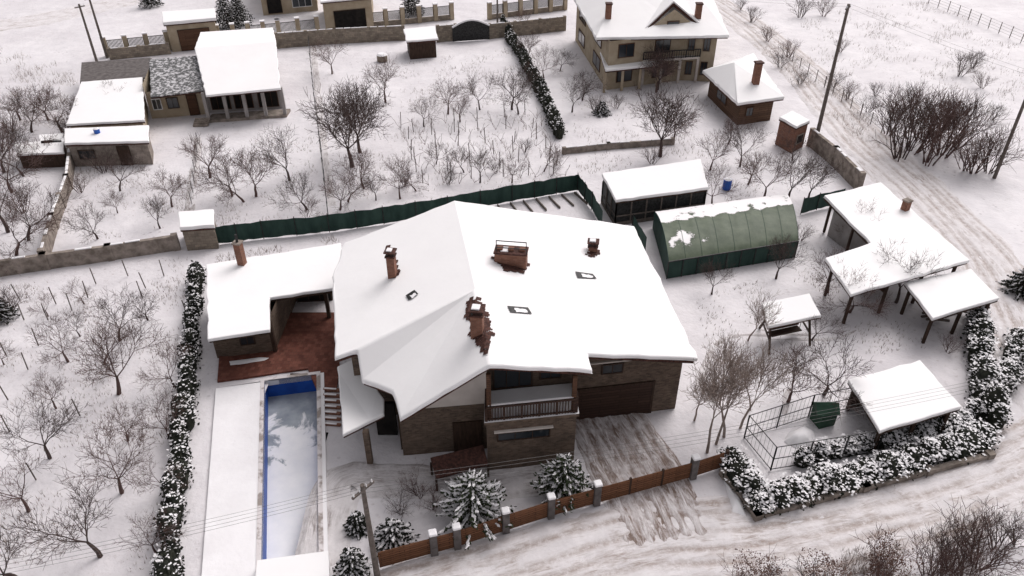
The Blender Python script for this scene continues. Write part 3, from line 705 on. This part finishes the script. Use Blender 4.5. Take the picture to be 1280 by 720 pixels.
V=[P(1030,244,3.4),P(1101,227,3.4),P(1213,325,3.3),P(1064,368,3.2),P(1031,322,3.2),P(1088,303,3.4)]
e,bv,ft=building('garden_pavilion',V,[(0,1,2,5),(2,3,4,5)],range(6),.6,None,post=True,under=DWOOD)
w=MB()
walls(w,[(V[0].x+.8,V[0].y-.8),(V[1].x-.8,V[1].y-.6),(V[1].x+1.0,V[1].y-4.5),(V[0].x+2.3,V[0].y-5.3)],bv,GREYP)
w.obj('back_room',e)
q=rhit(bv,1131,262); w=MB(); 
w.box((q.x,q.y,q.z+.3),(.5,.5,1.0),BRICKR,.5); w.box((q.x,q.y,q.z+.85),(.6,.6,.12),CONC,.5)
w.obj('chimney',e)
w=MB(); a=P(1075,385); w.box((a.x+1.6,a.y+2.2,.75),(2.4,1.1,.1),WOOD,.3); 
for sx in(-1,1): w.box((a.x+1.6+sx*.9,a.y+2.2,.35),(.12,.8,.7),WOOD,.3)
w.obj('picnic_table')
V=[P(1131,352,2.7),P(1214,335,2.7),P(1250,372,2.6),P(1166,398,2.6)]
building('lean_to_shelter',V,[(0,1,2,3)],range(4),.4,None,post=True,under=DWOOD)
w=MB()
for k in range(9):
    q=P(1165+random.uniform(-10,50),405-random.uniform(0,15)); w.beam((q.x-.6,q.y,.15+.1*(k%4)),(q.x+.6,q.y+random.uniform(-.4,.4),.15+.1*(k%4)),.14,.14,POLE)
w.obj('timber_pile')
e=empty('garden_swing'); V=[P(952,378,2.6),P(1012,366,2.6),P(1027,394,2.3),P(960,408,2.3)]
w=MB(); slab(w,V,[(0,1,2,3)],0,-.2,SNOW_R,rough=.08); w.obj('canopy_snow',e,bevel=.07)
w=MB(); slab(w,V,[(0,1,2,3)],-.204,-.28,WOOD)
for s in (.12,.88):
    t=V[0].lerp(V[1],s); bq=V[3].lerp(V[2],s); m_=(t+bq)/2; dd=(bq-t).normalized(); 
    for sg in(-1,1): w.beam((m_.x+dd.x*1.5*sg,m_.y+dd.y*1.5*sg,0),(m_.x+dd.x*.15*sg,m_.y+dd.y*.15*sg,2.2),.13,.13,DWOOD)
    w.beam((m_.x-dd.x*1.0,m_.y-dd.y*1.0,.8),(m_.x+dd.x*1.0,m_.y+dd.y*1.0,.8),.1,.1,DWOOD)
a=(V[0].lerp(V[1],.2)+V[3].lerp(V[2],.2))/2;b=(V[0].lerp(V[1],.8)+V[3].lerp(V[2],.8))/2
w.beam((a.x,a.y,2.15),(b.x,b.y,2.15),.12,.12,DWOOD)
w.beam((a.x,a.y,.5),(b.x,b.y,.5),.6,.07,DWOOD); w.beam((a.x,a.y+.3,.85),(b.x,b.y+.3,.85),.06,.5,DWOOD)
for q in (a,b): w.tube((q.x,q.y,.5),(q.x,q.y,2.15),.02,.02,METAL,5)
w.obj('swing_frame',e)
V=[P(1060,474,2.3),P(1150,449,2.5),P(1203,508,2.4),P(1100,539,2.2)]
e,bv,ft=building('kennel_shelter',V,[(0,1,2,3)],range(4),.4,None,post=True,under=DWOOD,ts=.2)
w=MB(); walls(w,[ft[0],ft[1],ft[2],ft[3]],bv,DWOOD,sides=[1,2]); w.obj('screens',e)
def cage(name,px,h,sp=2.0):
    w=MB(); pts=[P(*q) for q in px]
    for a,b in zip(pts,pts[1:]):
        L=(b-a).length;k=max(1,round(L/sp))
        for i in range(k+1): q=a.lerp(b,i/k); w.box((q.x,q.y,h/2),(.07,.07,h),METAL)
        for z in (.1,h*.5,h): w.beam(a+Vector((0,0,z)),b+Vector((0,0,z)),.04,.04,METAL)
        kk=int(L/.3)
        for i in range(kk): q=a.lerp(b,i/kk); w.box((q.x,q.y,h/2),(.012,.012,h),GREYM)
    w.obj(name)
cage('dog_run_fence',[(930,548),(963,588),(1095,566)],1.9); cage('dog_run_fence',[(930,548),(1010,522),(1060,512)],1.9)
w=MB(); q=P(1027,527); w.box((q.x,q.y,.55),(1.1,1.0,1.1),GPLAIN,.3); 
w.add([(q.x-.7,q.y-.6,1.1),(q.x+.7,q.y-.6,1.1),(q.x+.7,q.y+.6,1.1),(q.x-.7,q.y+.6,1.1),(q.x-.7,q.y,1.6),(q.x+.7,q.y,1.6)],[(0,1,5,4),(2,3,4,5),(1,2,5),(3,0,4)],GPLAIN); w.obj('dog_kennel')
drift('snow_heap',[(985,542),(1005,532),(1020,540),(1015,556),(995,560),(980,552)],0,.5,seed=5)
drift('snow_heap',[(1015,548),(1035,545),(1040,556),(1022,560)],0,.35,seed=6)
drift('snow_bank',[(905,600),(925,620),(935,650),(915,640)],0,.25,seed=9)
wallline('hedge_kerb_wall',[(905,595),(945,648),(1080,612),(1235,572)],.35,.3,CONC,cap=False)
# ---------------------------------------------------------------- poles & wires
def pole(u,v,vt,r=.15,arms=1,m=POLE):
    q=P(u,v); z=ztop(u,v,vt); w=MB(); w.tube((q.x,q.y,-.2),(q.x,q.y,z),r*1.25,r*.8,m,10)
    if arms:
        for k in range(arms):
            w.box((q.x,q.y,z-.35-.5*k),(1.3,.1,.12),m,.9)
            for s in (-.55,-.2,.2,.55): w.tube((q.x+s*math.cos(.9),q.y+s*math.sin(.9),z-.29-.5*k),(q.x+s*math.cos(.9),q.y+s*math.sin(.9),z-.12-.5*k),.045,.03,WHITE,6)
    w.obj('utility_pole'); return Vector((q.x,q.y,z-.12))
p1=pole(472,722,606,.13); p2=pole(1018,182,5,.17); p3=pole(1243,222,20,.14); p4=pole(122,80,5,.15); p5=pole(134,72,-5,.15); p6=pole(1285,470,380,.13,0); p7=pole(1395,560,420); p8=pole(622,44,-20,.12,0)
w=MB()
def wire(a,b,sag=.8,off=0):
    o=Vector((math.cos(.9)*off,math.sin(.9)*off,0)); n=16; pr=None
    for i in range(n+1):
        t=i/n; q=a.lerp(b,t)+o-Vector((0,0,sag*4*t*(1-t)))
        if pr is not None: w.tube(pr,q,.008,.008,GREYM,3,False)
        pr=q
for o in (-.55,-.2,.2,.55): wire(p1,p7,.9,o); wire(p1,Vector((-30,17,7)),.6,o)
for o in (-.6,.6): wire(p2,Vector((60,45,11)),1,o); wire(p2,p8+Vector((0,20,0)),1.5,o)
w.obj('power_lines')
# ---------------------------------------------------------------- vegetation
def tree_mesh(seed,kind,bark):
    R=random.Random(seed); mb=MB(); MR=.0024 if kind=='shrub' else .0019
    def rec(p,d,L,r,lv,mx):
        ns=3 if lv<3 else 2
        for i in range(ns):
            j=.22 if lv<mx else .3
            d=(d+Vector((R.uniform(-j,j),R.uniform(-j,j),R.uniform(-j,j)+up[min(lv,3)]))).normalized()
            q=p+d*(L/ns); r2=r*(.84 if i<ns-1 else .7)
            mb.tube(p,q,r,r2,bark,5 if lv<1 else 3,False); p=q; r=r2
            if lv<mx and (lv>0 or i==ns-1):
                k=kids[lv] if i==ns-1 else mids[lv]
                base=R.uniform(0,6.28)
                for c in range(k):
                    az=base+c*6.283/max(k,1)+R.uniform(-.5,.5); o=d.orthogonal().normalized(); o=Matrix.Rotation(az,3,d)@o
                    sp=R.uniform(*spread[min(lv,2)]); nd=(d*math.cos(sp)+o*math.sin(sp)).normalized()
                    rec(p,nd,L*R.uniform(*ratio[min(lv,2)]),max(r*.64,MR),lv+1,mx)
    if kind=='fruit':
        up=[.05,.05,.06,.10]; kids=[4,3,3,3,2];mids=[0,1,2,2,1]; spread=[(.5,1.0),(.4,.8),(.35,.9)]; ratio=[(1.1,1.5),(.55,.75),(.5,.75)]
        rec(Vector((0,0,-.02)),Vector((R.uniform(-.1,.1),R.uniform(-.1,.1),1)),.24,.026,0,4)
    elif kind=='big':
        up=[.05,.08,.08,.10]; kids=[5,3,3,3,2];mids=[0,2,2,2,1]; spread=[(.4,.9),(.4,.8),(.35,.9)]; ratio=[(1.2,1.5),(.55,.75),(.5,.75)]
        rec(Vector((0,0,-.02)),Vector((0,0,1)),.22,.026,0,4)
    elif kind=='tall':
        up=[.05,.14,.16,.14]; kids=[4,3,2,2,2];mids=[2,2,2,1,1]; spread=[(.2,.45),(.3,.6),(.3,.7)]; ratio=[(.7,.9),(.5,.7),(.5,.7)]
        rec(Vector((0,0,-.02)),Vector((0,0,1)),.38,.016,0,4)
    else:
        up=[.08,.08,.08,.08]; kids=[3,3,3,2,2];mids=[1,1,2,1,1]; spread=[(.3,.6),(.3,.8),(.35,.8)]; ratio=[(.6,.9),(.5,.75),(.5,.7)]
        for k in range(9):
            a=R.uniform(0,6.28); s=R.uniform(.15,.7); rec(Vector((math.cos(a)*.05,math.sin(a)*.05,-.02)),Vector((math.cos(a)*s,math.sin(a)*s,1)).normalized(),.40,.010,1,3)
    zm=max(v[2] for v in mb.v); mb.v=[(x/zm,y/zm,z/zm) for x,y,z in mb.v]
    o=mb.obj('tmp'); me=o.data; bpy.data.objects.remove(o); return me
fruit=[tree_mesh(i,'fruit',BARK if i%2 else BARKR) for i in range(9)]
bigt=[tree_mesh(60+i,'big',BARK) for i in range(2)]
tall=[tree_mesh(20+i,'tall',BARKL) for i in range(3)]
shrub=[tree_mesh(40+i,'shrub',BARKR if i%2 else BARK) for i in range(5)]
def place(me,name,q,h,wf=1.0):
    o=bpy.data.objects.new(name,me); bpy.context.collection.objects.link(o); o.location=(q.x,q.y,-.03)
    o.rotation_euler=(random.uniform(-.06,.06),random.uniform(-.06,.06),random.uniform(0,6.28)); s=h*random.uniform(.92,1.05); o.scale=(s*wf,s*wf,s); return o
FT=[(150,425,4.0),(148,492,5.2),(85,452,3.6),(62,572,4.4),(70,510,2.4),(152,615,4.8),(125,695,4.8),(35,638,4),(20,722,4.4),(218,485,3.4),(212,547,3.6),(160,550,3),(195,690,2.8),(208,615,2.4),(185,400,2.6),(100,420,2.2),(5,455,2.2),(130,455,3.8),(105,380,2.2),(60,395,2),
(20,318,6),(10,290,6),(35,300,5),(122,298,3.6),(150,238,3.8),(215,258,4.2),(200,285,3),(147,266,2.3),(262,222,4.6),(290,245,4.8),(305,252,5),(320,245,4.8),(362,225,5),(384,262,4),(382,285,3.2),(160,140,4),
(415,92,5),(482,128,5),(530,158,3.4),(560,142,4.6),(575,152,4),(600,137,4.3),(640,137,5),(648,142,4.6),(455,235,4.2),(435,252,4),(500,248,4.5),(520,238,3),(470,250,3),(600,228,3.6),(640,228,3),(580,215,2.6),(545,205,2.3),(425,262,3.6),(660,78,4),(680,98,4),(715,140,4.6),(728,125,3.6),(700,88,3),(680,214,3),
(842,178,5),(820,115,5.5),(800,100,4),(888,212,4.6),(925,208,4.6),(890,258,4),(955,248,5),(985,250,5.4),(1010,250,4.6),(935,230,3.6),(990,200,3.4),(910,180,3.2),
(890,367,3),(970,348,3.8),(985,502,4.4),(1030,492,4.6),(1085,305,4.6),(1120,378,5),(1062,390,4.6),(1035,365,3.6),(1015,425,2.6)]
for u,v,h in FT: place(random.choice(fruit),'bare_fruit_tree',P(u,v),h*1.05,1.0)
for u,v,h,w_ in [(440,208,9.5,1.0),(450,190,8,.9),(825,195,8,.95),(822,112,6,1.0)]: place(random.choice(bigt),'bare_tree',P(u,v),h,w_)
for u,v,h in [(884,565,8),(905,545,8),(925,535,6.5),(900,505,5.5),(938,512,5),(935,425,5.5),(868,525,5.5),(895,555,7)]: place(random.choice(tall),'birch_tree',P(u,v),h,.85)
for u,v,h in [(60,150,4.5),(78,165,5),(40,165,5),(5,215,5.5),(25,150,4.5),(15,240,5.5),(30,220,4)]: place(random.choice(fruit),'bare_tree',P(u,v),h,1.2)
for u,v,h in [(1125,200,7),(1140,190,7),(1160,205,7),(1178,195,7),(1190,185,6.5),(1150,175,6.5),(1110,168,5),(1118,150,4.5),(1170,170,6),(1215,215,5),(1235,215,5),(1140,135,3.5),(1205,212,4)]: place(random.choice(shrub),'bare_thicket',P(u,v),h,1.0)
for u,v,h in [(1060,125,2.4),(1040,110,2.4),(1085,140,2.4),(1200,95,3.2),(1215,85,2.6),(975,85,2.6),(985,72,2.6),(960,52,2.6),(940,28,2.6),(925,12,2.2),(1000,105,2.2),(1190,718,3.2),(1222,706,3.2),(1160,722,2.8),(1205,730,3.0),(1246,690,2.6),(1270,680,2.2),(1175,735,2.6),(30,265,3),(90,175,3),(105,150,3),(55,200,3),(130,215,2.6),(100,240,2.2),(745,142,2.4),(770,136,2),(770,232,1.6),(1228,110,2),(1095,120,2),(620,215,1.7),(560,230,1.7),(655,190,1.7),(695,205,1.7),(525,620,1.7),(540,635,1.5),(505,230,2),(655,30,2.5),(815,205,2),(1000,300,1.6),(1185,440,1.6),(10,395,2.5),(1000,22,3.5),(1030,20,3),(0,190,3.5),(12,165,3.5),(500,640,1.6),(1185,150,2.5),(1240,150,2.2),(1050,65,2)]: place(random.choice(shrub),'bare_shrub',P(u,v),h,1.2)

def leafquad(mb,p,s,m,R,flat=False):
    a=Vector((R.uniform(-1,1),R.uniform(-1,1),R.uniform(-.25,.25) if flat else R.uniform(-1,1))).normalized(); b=a.orthogonal() if not flat else a.cross(Vector((R.uniform(-.3,.3),R.uniform(-.3,.3),1)))
    b=(Matrix.Rotation(R.uniform(0,6.28) if not flat else 0,3,a)@b).normalized()
    mb.add([p-a*s,p-b*s*.6,p+a*s,p+b*s*.6],[(0,1,2,3)],m)
def hedge(name,px,wd,h,snow=.3,dens=60,seed=1,ss=(.05,.13)):
    R=random.Random(seed); mb=MB(); pts=[P(*q) for q in px]
    for a,b in zip(pts,pts[1:]):
        L=(b-a).length; d=(b-a).normalized(); n=Vector((d.y,-d.x,0)); k=max(1,int(L/.9))
        for i in range(k+1):
            c=a.lerp(b,i/k)+n*R.uniform(-.14,.14); hh=h*R.uniform(.65,1.15); ww=wd*R.uniform(.75,1.18)
            ring=8; V=[];lv=[(0,.36),(.35,.40),(.7,.32),(.90,.10)]
            for z,r_ in lv:
                for j in range(ring):
                    an=j*6.283/ring; V.append((c.x+math.cos(an)*r_*ww*R.uniform(.85,1.1),c.y+math.sin(an)*r_*ww*R.uniform(.85,1.1),z*hh))
            mb.add(V,[(q*ring+j,q*ring+(j+1)%ring,(q+1)*ring+(j+1)%ring,(q+1)*ring+j) for q in range(3) for j in range(ring)]+[tuple(3*ring+j for j in range(ring))],LEAFD)
            for _ in range(dens):
                z=R.random()**.8; an=R.uniform(0,6.283); r_=(.48-.34*max(0,z-.45)/.55)*ww*R.uniform(.8,1.2)
                p=Vector((c.x+math.cos(an)*r_,c.y+math.sin(an)*r_,z*hh)); leafquad(mb,p,R.uniform(.06,.15),LEAFD,R)
            for _ in range(int(dens*snow)):
                an=R.uniform(0,6.283); rr=R.random()**.55; z=(1-.45*rr*rr)*hh; r_=.46*rr*ww
                if R.random()<.3: z=R.uniform(.3,.8)*hh; r_=.50*ww
                sc_=R.uniform(*ss)*(1 if nz(c.x+math.cos(an)*r_,c.y+math.sin(an)*r_,1.3,seed)>-.15 else .5)
                leafquad(mb,Vector((c.x+math.cos(an)*r_,c.y+math.sin(an)*r_,z+.03)),sc_,SNOW_B,R,True)
    mb.obj(name)
hedge('evergreen_hedge',[(247,350),(240,440),(232,520),(222,610),(210,730)],1.35,1.6,.5,120,1)
hedge('evergreen_hedge',[(630,36),(655,80),(680,125),(700,172)],1.5,1.9,.3,90,2,(.06,.15))
hedge('evergreen_hedge',[(912,582),(950,632),(1030,610),(1120,586),(1225,552)],1.9,1.4,1.4,120,3,(.05,.15))
hedge('evergreen_hedge',[(1218,395),(1222,440),(1228,490),(1240,530)],1.7,2.0,1.0,120,4,(.05,.15))
hedge('evergreen_hedge',[(1228,500),(1262,470),(1275,430)],1.8,1.6,1.2,110,5,(.05,.15))
hedge('evergreen_hedge',[(1000,578),(1060,562),(1150,545),(1215,520)],1.2,1.2,1.3,110,6,(.05,.15))
def conifer(name,u,v,h,rad,seed,snow=.5,pine=True):
    R=random.Random(seed); mb=MB(); q=P(u,v); mb.tube((q.x,q.y,-.1),(q.x,q.y,h*.95),.12,.03,BARK,6)
    nl=int(8+h*1.2)
    for l in range(nl):
        t=l/(nl-1); z=h*(.12+.86*t); r_=rad*(1-t)**.75+.15; nb=int(11-4*t)
        for b in range(nb):
            az=b*6.283/nb+l*.7+R.uniform(-.2,.2); L=r_*R.uniform(.8,1.12); dr=(-.18 if not pine else .12)*L
            tip=Vector((q.x+math.cos(az)*L,q.y+math.sin(az)*L,z+dr)); bs=Vector((q.x,q.y,z)); mb.tube(bs,tip,.025,.008,BARK,3,False)
            ns=int(8+L*14)
            for k in range(ns):
                s=R.uniform(.2,1.03); p=bs.lerp(tip,s)+Vector((R.uniform(-.1,.1),R.uniform(-.1,.1),R.uniform(-.06,.06)))*(1.2)
                leafquad(mb,p,R.uniform(.07,.15),LEAFG if pine else LEAFD,R)
            ns=int(L*8*snow*2)
            for k in range(ns):
                s=R.uniform(.3,1.0); p=bs.lerp(tip,s)+Vector((R.uniform(-.06,.06),R.uniform(-.06,.06),.09))
                d=(tip-bs).normalized(); n=d.cross(Vector((0,0,1))).normalized(); a_=R.uniform(.07,.18); w_=R.uniform(.03,.07)
                mb.add([p-d*a_,p-n*w_-Vector((0,0,.03)),p+d*a_,p+n*w_-Vector((0,0,.03)),p+Vector((0,0,.04))],[(0,1,4),(1,2,4),(2,3,4),(3,0,4)],SNOW_B)
    mb.obj(name)
conifer('snowy_pine_tree',592,648,3.4,2.1,1,1.1); conifer('snowy_pine_tree',703,618,3.0,1.6,2,.6)
conifer('snowy_spruce_bush',492,676,1.5,1.1,3,1.3,False); conifer('snowy_spruce_bush',442,716,1.8,.8,4,.6,False); conifer('snowy_spruce_bush',447,660,1.1,.5,5,.5,False)
conifer('conifer_tree',285,34,5,2.2,6,.25,False); conifer('conifer_tree',300,30,4.5,2,7,.2,False); conifer('snowy_spruce_bush',752,142,1.4,.9,8,.8,False); conifer('conifer_tree',515,18,5,2,9,.25,False)
conifer('conifer_tree',190,8,4,1.8,10,.2,False); conifer('snowy_spruce_bush',1275,365,2.2,1.4,11,.4,False); conifer('snowy_spruce_bush',0,400,2.8,1.1,12,.3,False)
def brownbush(u,v,h,seed):
    e=empty('withered_bush'); R=random.Random(seed); q=P(u,v); o=place(R.choice(shrub),'stems',q,h,1.1); o.parent=e; mb=MB()
    for _ in range(3200):
        a=R.uniform(0,6.28);z=R.random(); r_=h*.38*math.sqrt(R.random())*(.55+.9*z if z<.6 else 1.35-(z-.6)*1.6)*(1+.3*math.sin(3*a+seed))
        if nz(q.x+math.cos(a)*r_,z*h*2,1.4,seed)<-.12: continue
        leafquad(mb,Vector((q.x+math.cos(a)*r_,q.y+math.sin(a)*r_,z*h*.98)),R.uniform(.03,.065),LEAFB,R)
    mb.obj('leaves',e)
brownbush(940,742,2.6,1); brownbush(1018,745,2.7,2); brownbush(1100,726,2.8,3)
w=MB(); R=random.Random(5)
def post(u,v,h): q=P(u,v); w.tube(q,q+Vector((R.uniform(-.1,.1),R.uniform(-.1,.1),h)),.045,.04,POLE,5)
for r_ in range(6):
    for c_ in range(6):
        u=500+c_*32+r_*6+R.uniform(-5,5); v=158+r_*14-c_*2.5+R.uniform(-2,2); post(u,v,R.uniform(1.2,1.9))
for u,v in [(8,445),(35,462),(48,432),(12,540),(30,400),(60,400),(90,388),(110,372),(182,360),(205,345),(178,372),(45,600),(100,520),(25,375),(10,500),(235,395),(120,355),(568,165),(515,200),(517,165),(160,345),(70,380)]: post(u,v,1.5)
w.obj('vineyard_posts')
w=MB()
for r_ in range(7):
    for c_ in range(10):
        u=500+c_*19+r_*6; v=160+r_*12-c_*1.4+R.uniform(-2,2); q=P(u,v)
        for k in range(3):
            p=q; d=Vector((R.uniform(-.5,.5),R.uniform(-.5,.5),1)).normalized()
            for s in range(4):
                d=(d+Vector((R.uniform(-.5,.5),R.uniform(-.5,.5),R.uniform(-.3,.2)))).normalized(); p2=p+d*.35; w.tube(p,p2,.02,.015,BARKR,3,False); p=p2
w.obj('grape_vines')
w=MB()
def scatter(px,n,h0,h1):
    q=[P(*a) for a in px]
    x0=min(a.x for a in q);x1=max(a.x for a in q);y0=min(a.y for a in q);y1=max(a.y for a in q); c=0;t=0
    while c<n and t<n*12:
        t+=1; x=R.uniform(x0,x1);y=R.uniform(y0,y1)
        if not inpoly(x,y,q) or nz(x,y,.25,9)<R.uniform(-.1,.4): continue
        c+=1; h=R.uniform(h0,h1); a=R.uniform(0,6.28); s=.014
        for _ in range(2):
            tip=(x+R.uniform(-.5,.5)*h,y+R.uniform(-.5,.5)*h,h*R.uniform(.6,1))
            w.add([(x+math.cos(a)*s,y+math.sin(a)*s,-.1),(x-math.cos(a)*s,y-math.sin(a)*s,-.1),tip],[(0,1,2)],WEED)
scatter([(0,360),(235,320),(205,715),(0,715)],2200,.1,.35)
scatter([(270,180),(390,160),(405,280),(270,295)],700,.15,.4)
scatter([(410,90),(640,60),(710,230),(420,280)],2400,.15,.5)
scatter([(100,210),(245,200),(240,280),(70,310)],600,.15,.5)
scatter([(715,110),(880,110),(1010,250),(720,235)],1400,.15,.5)
scatter([(1000,20),(1170,0),(1280,60),(1280,210),(1120,190),(1010,110)],2600,.2,.7)
scatter([(870,370),(1030,330),(1200,430),(1050,450),(900,540)],900,.1,.35)
scatter([(930,30),(985,60),(1120,170),(1090,190),(990,110)],900,.3,.7)
scatter([(1050,690),(1280,625),(1280,720),(1050,720)],1100,.3,.7)
scatter([(0,60),(110,90),(60,200),(0,320)],1500,.3,.9)
scatter([(270,320),(415,295),(425,303),(270,330)],200,.2,.5)
w.obj('dry_weeds')
w=MB()
for k in range(9):
    a=P(590+k*16,262-k*2.6); b=P(598+k*17,276-k*2.6); w.beam(a+Vector((0,0,.05)),b+Vector((0,0,.05)),.10,.2,POLE)
w.obj('raised_beds')
# ---------------------------------------------------------------- light & camera
sc=bpy.context.scene; W=bpy.data.worlds.new('World'); sc.world=W; W.use_nodes=True; t=W.node_tree
sk=N(t,'ShaderNodeTexSky',sky_type='NISHITA'); sk.sun_disc=False; sk.sun_elevation=math.radians(48); sk.sun_rotation=math.radians(35); sk.air_density=1.0; sk.dust_density=4
hs=N(t,'ShaderNodeHueSaturation'); hs.inputs['Saturation'].default_value=.12; hs.inputs['Value'].default_value=1.1; t.links.new(sk.outputs[0],hs.inputs['Color'])
tn=mixc(t,1.0,hs.outputs[0],(1.0,.965,.98),'MULTIPLY')
bg=t.nodes['Background']; t.links.new(tn,bg.inputs['Color']); bg.inputs['Strength'].default_value=.15
sl=bpy.data.lights.new('sun','SUN'); sl.energy=1.4; sl.angle=math.radians(45); sl.color=(1,.955,.935); so=bpy.data.objects.new('sun',sl); bpy.context.collection.objects.link(so)
el=math.radians(48); az=math.radians(35); dirv=Vector((math.sin(az)*math.cos(el),math.cos(az)*math.cos(el),math.sin(el)))
so.rotation_euler=dirv.to_track_quat('Z','Y').to_euler()
cd=bpy.data.cameras.new('camera'); cd.sensor_width=36; cd.lens=FO/1280*36; cd.clip_end=5000; co=bpy.data.objects.new('camera',cd); bpy.context.collection.objects.link(co)
co.location=CAM; co.rotation_euler=(math.pi/2-TH,0,0); sc.camera=co
sc.view_settings.view_transform='Standard'; sc.view_settings.look='None'; sc.view_settings.exposure=0
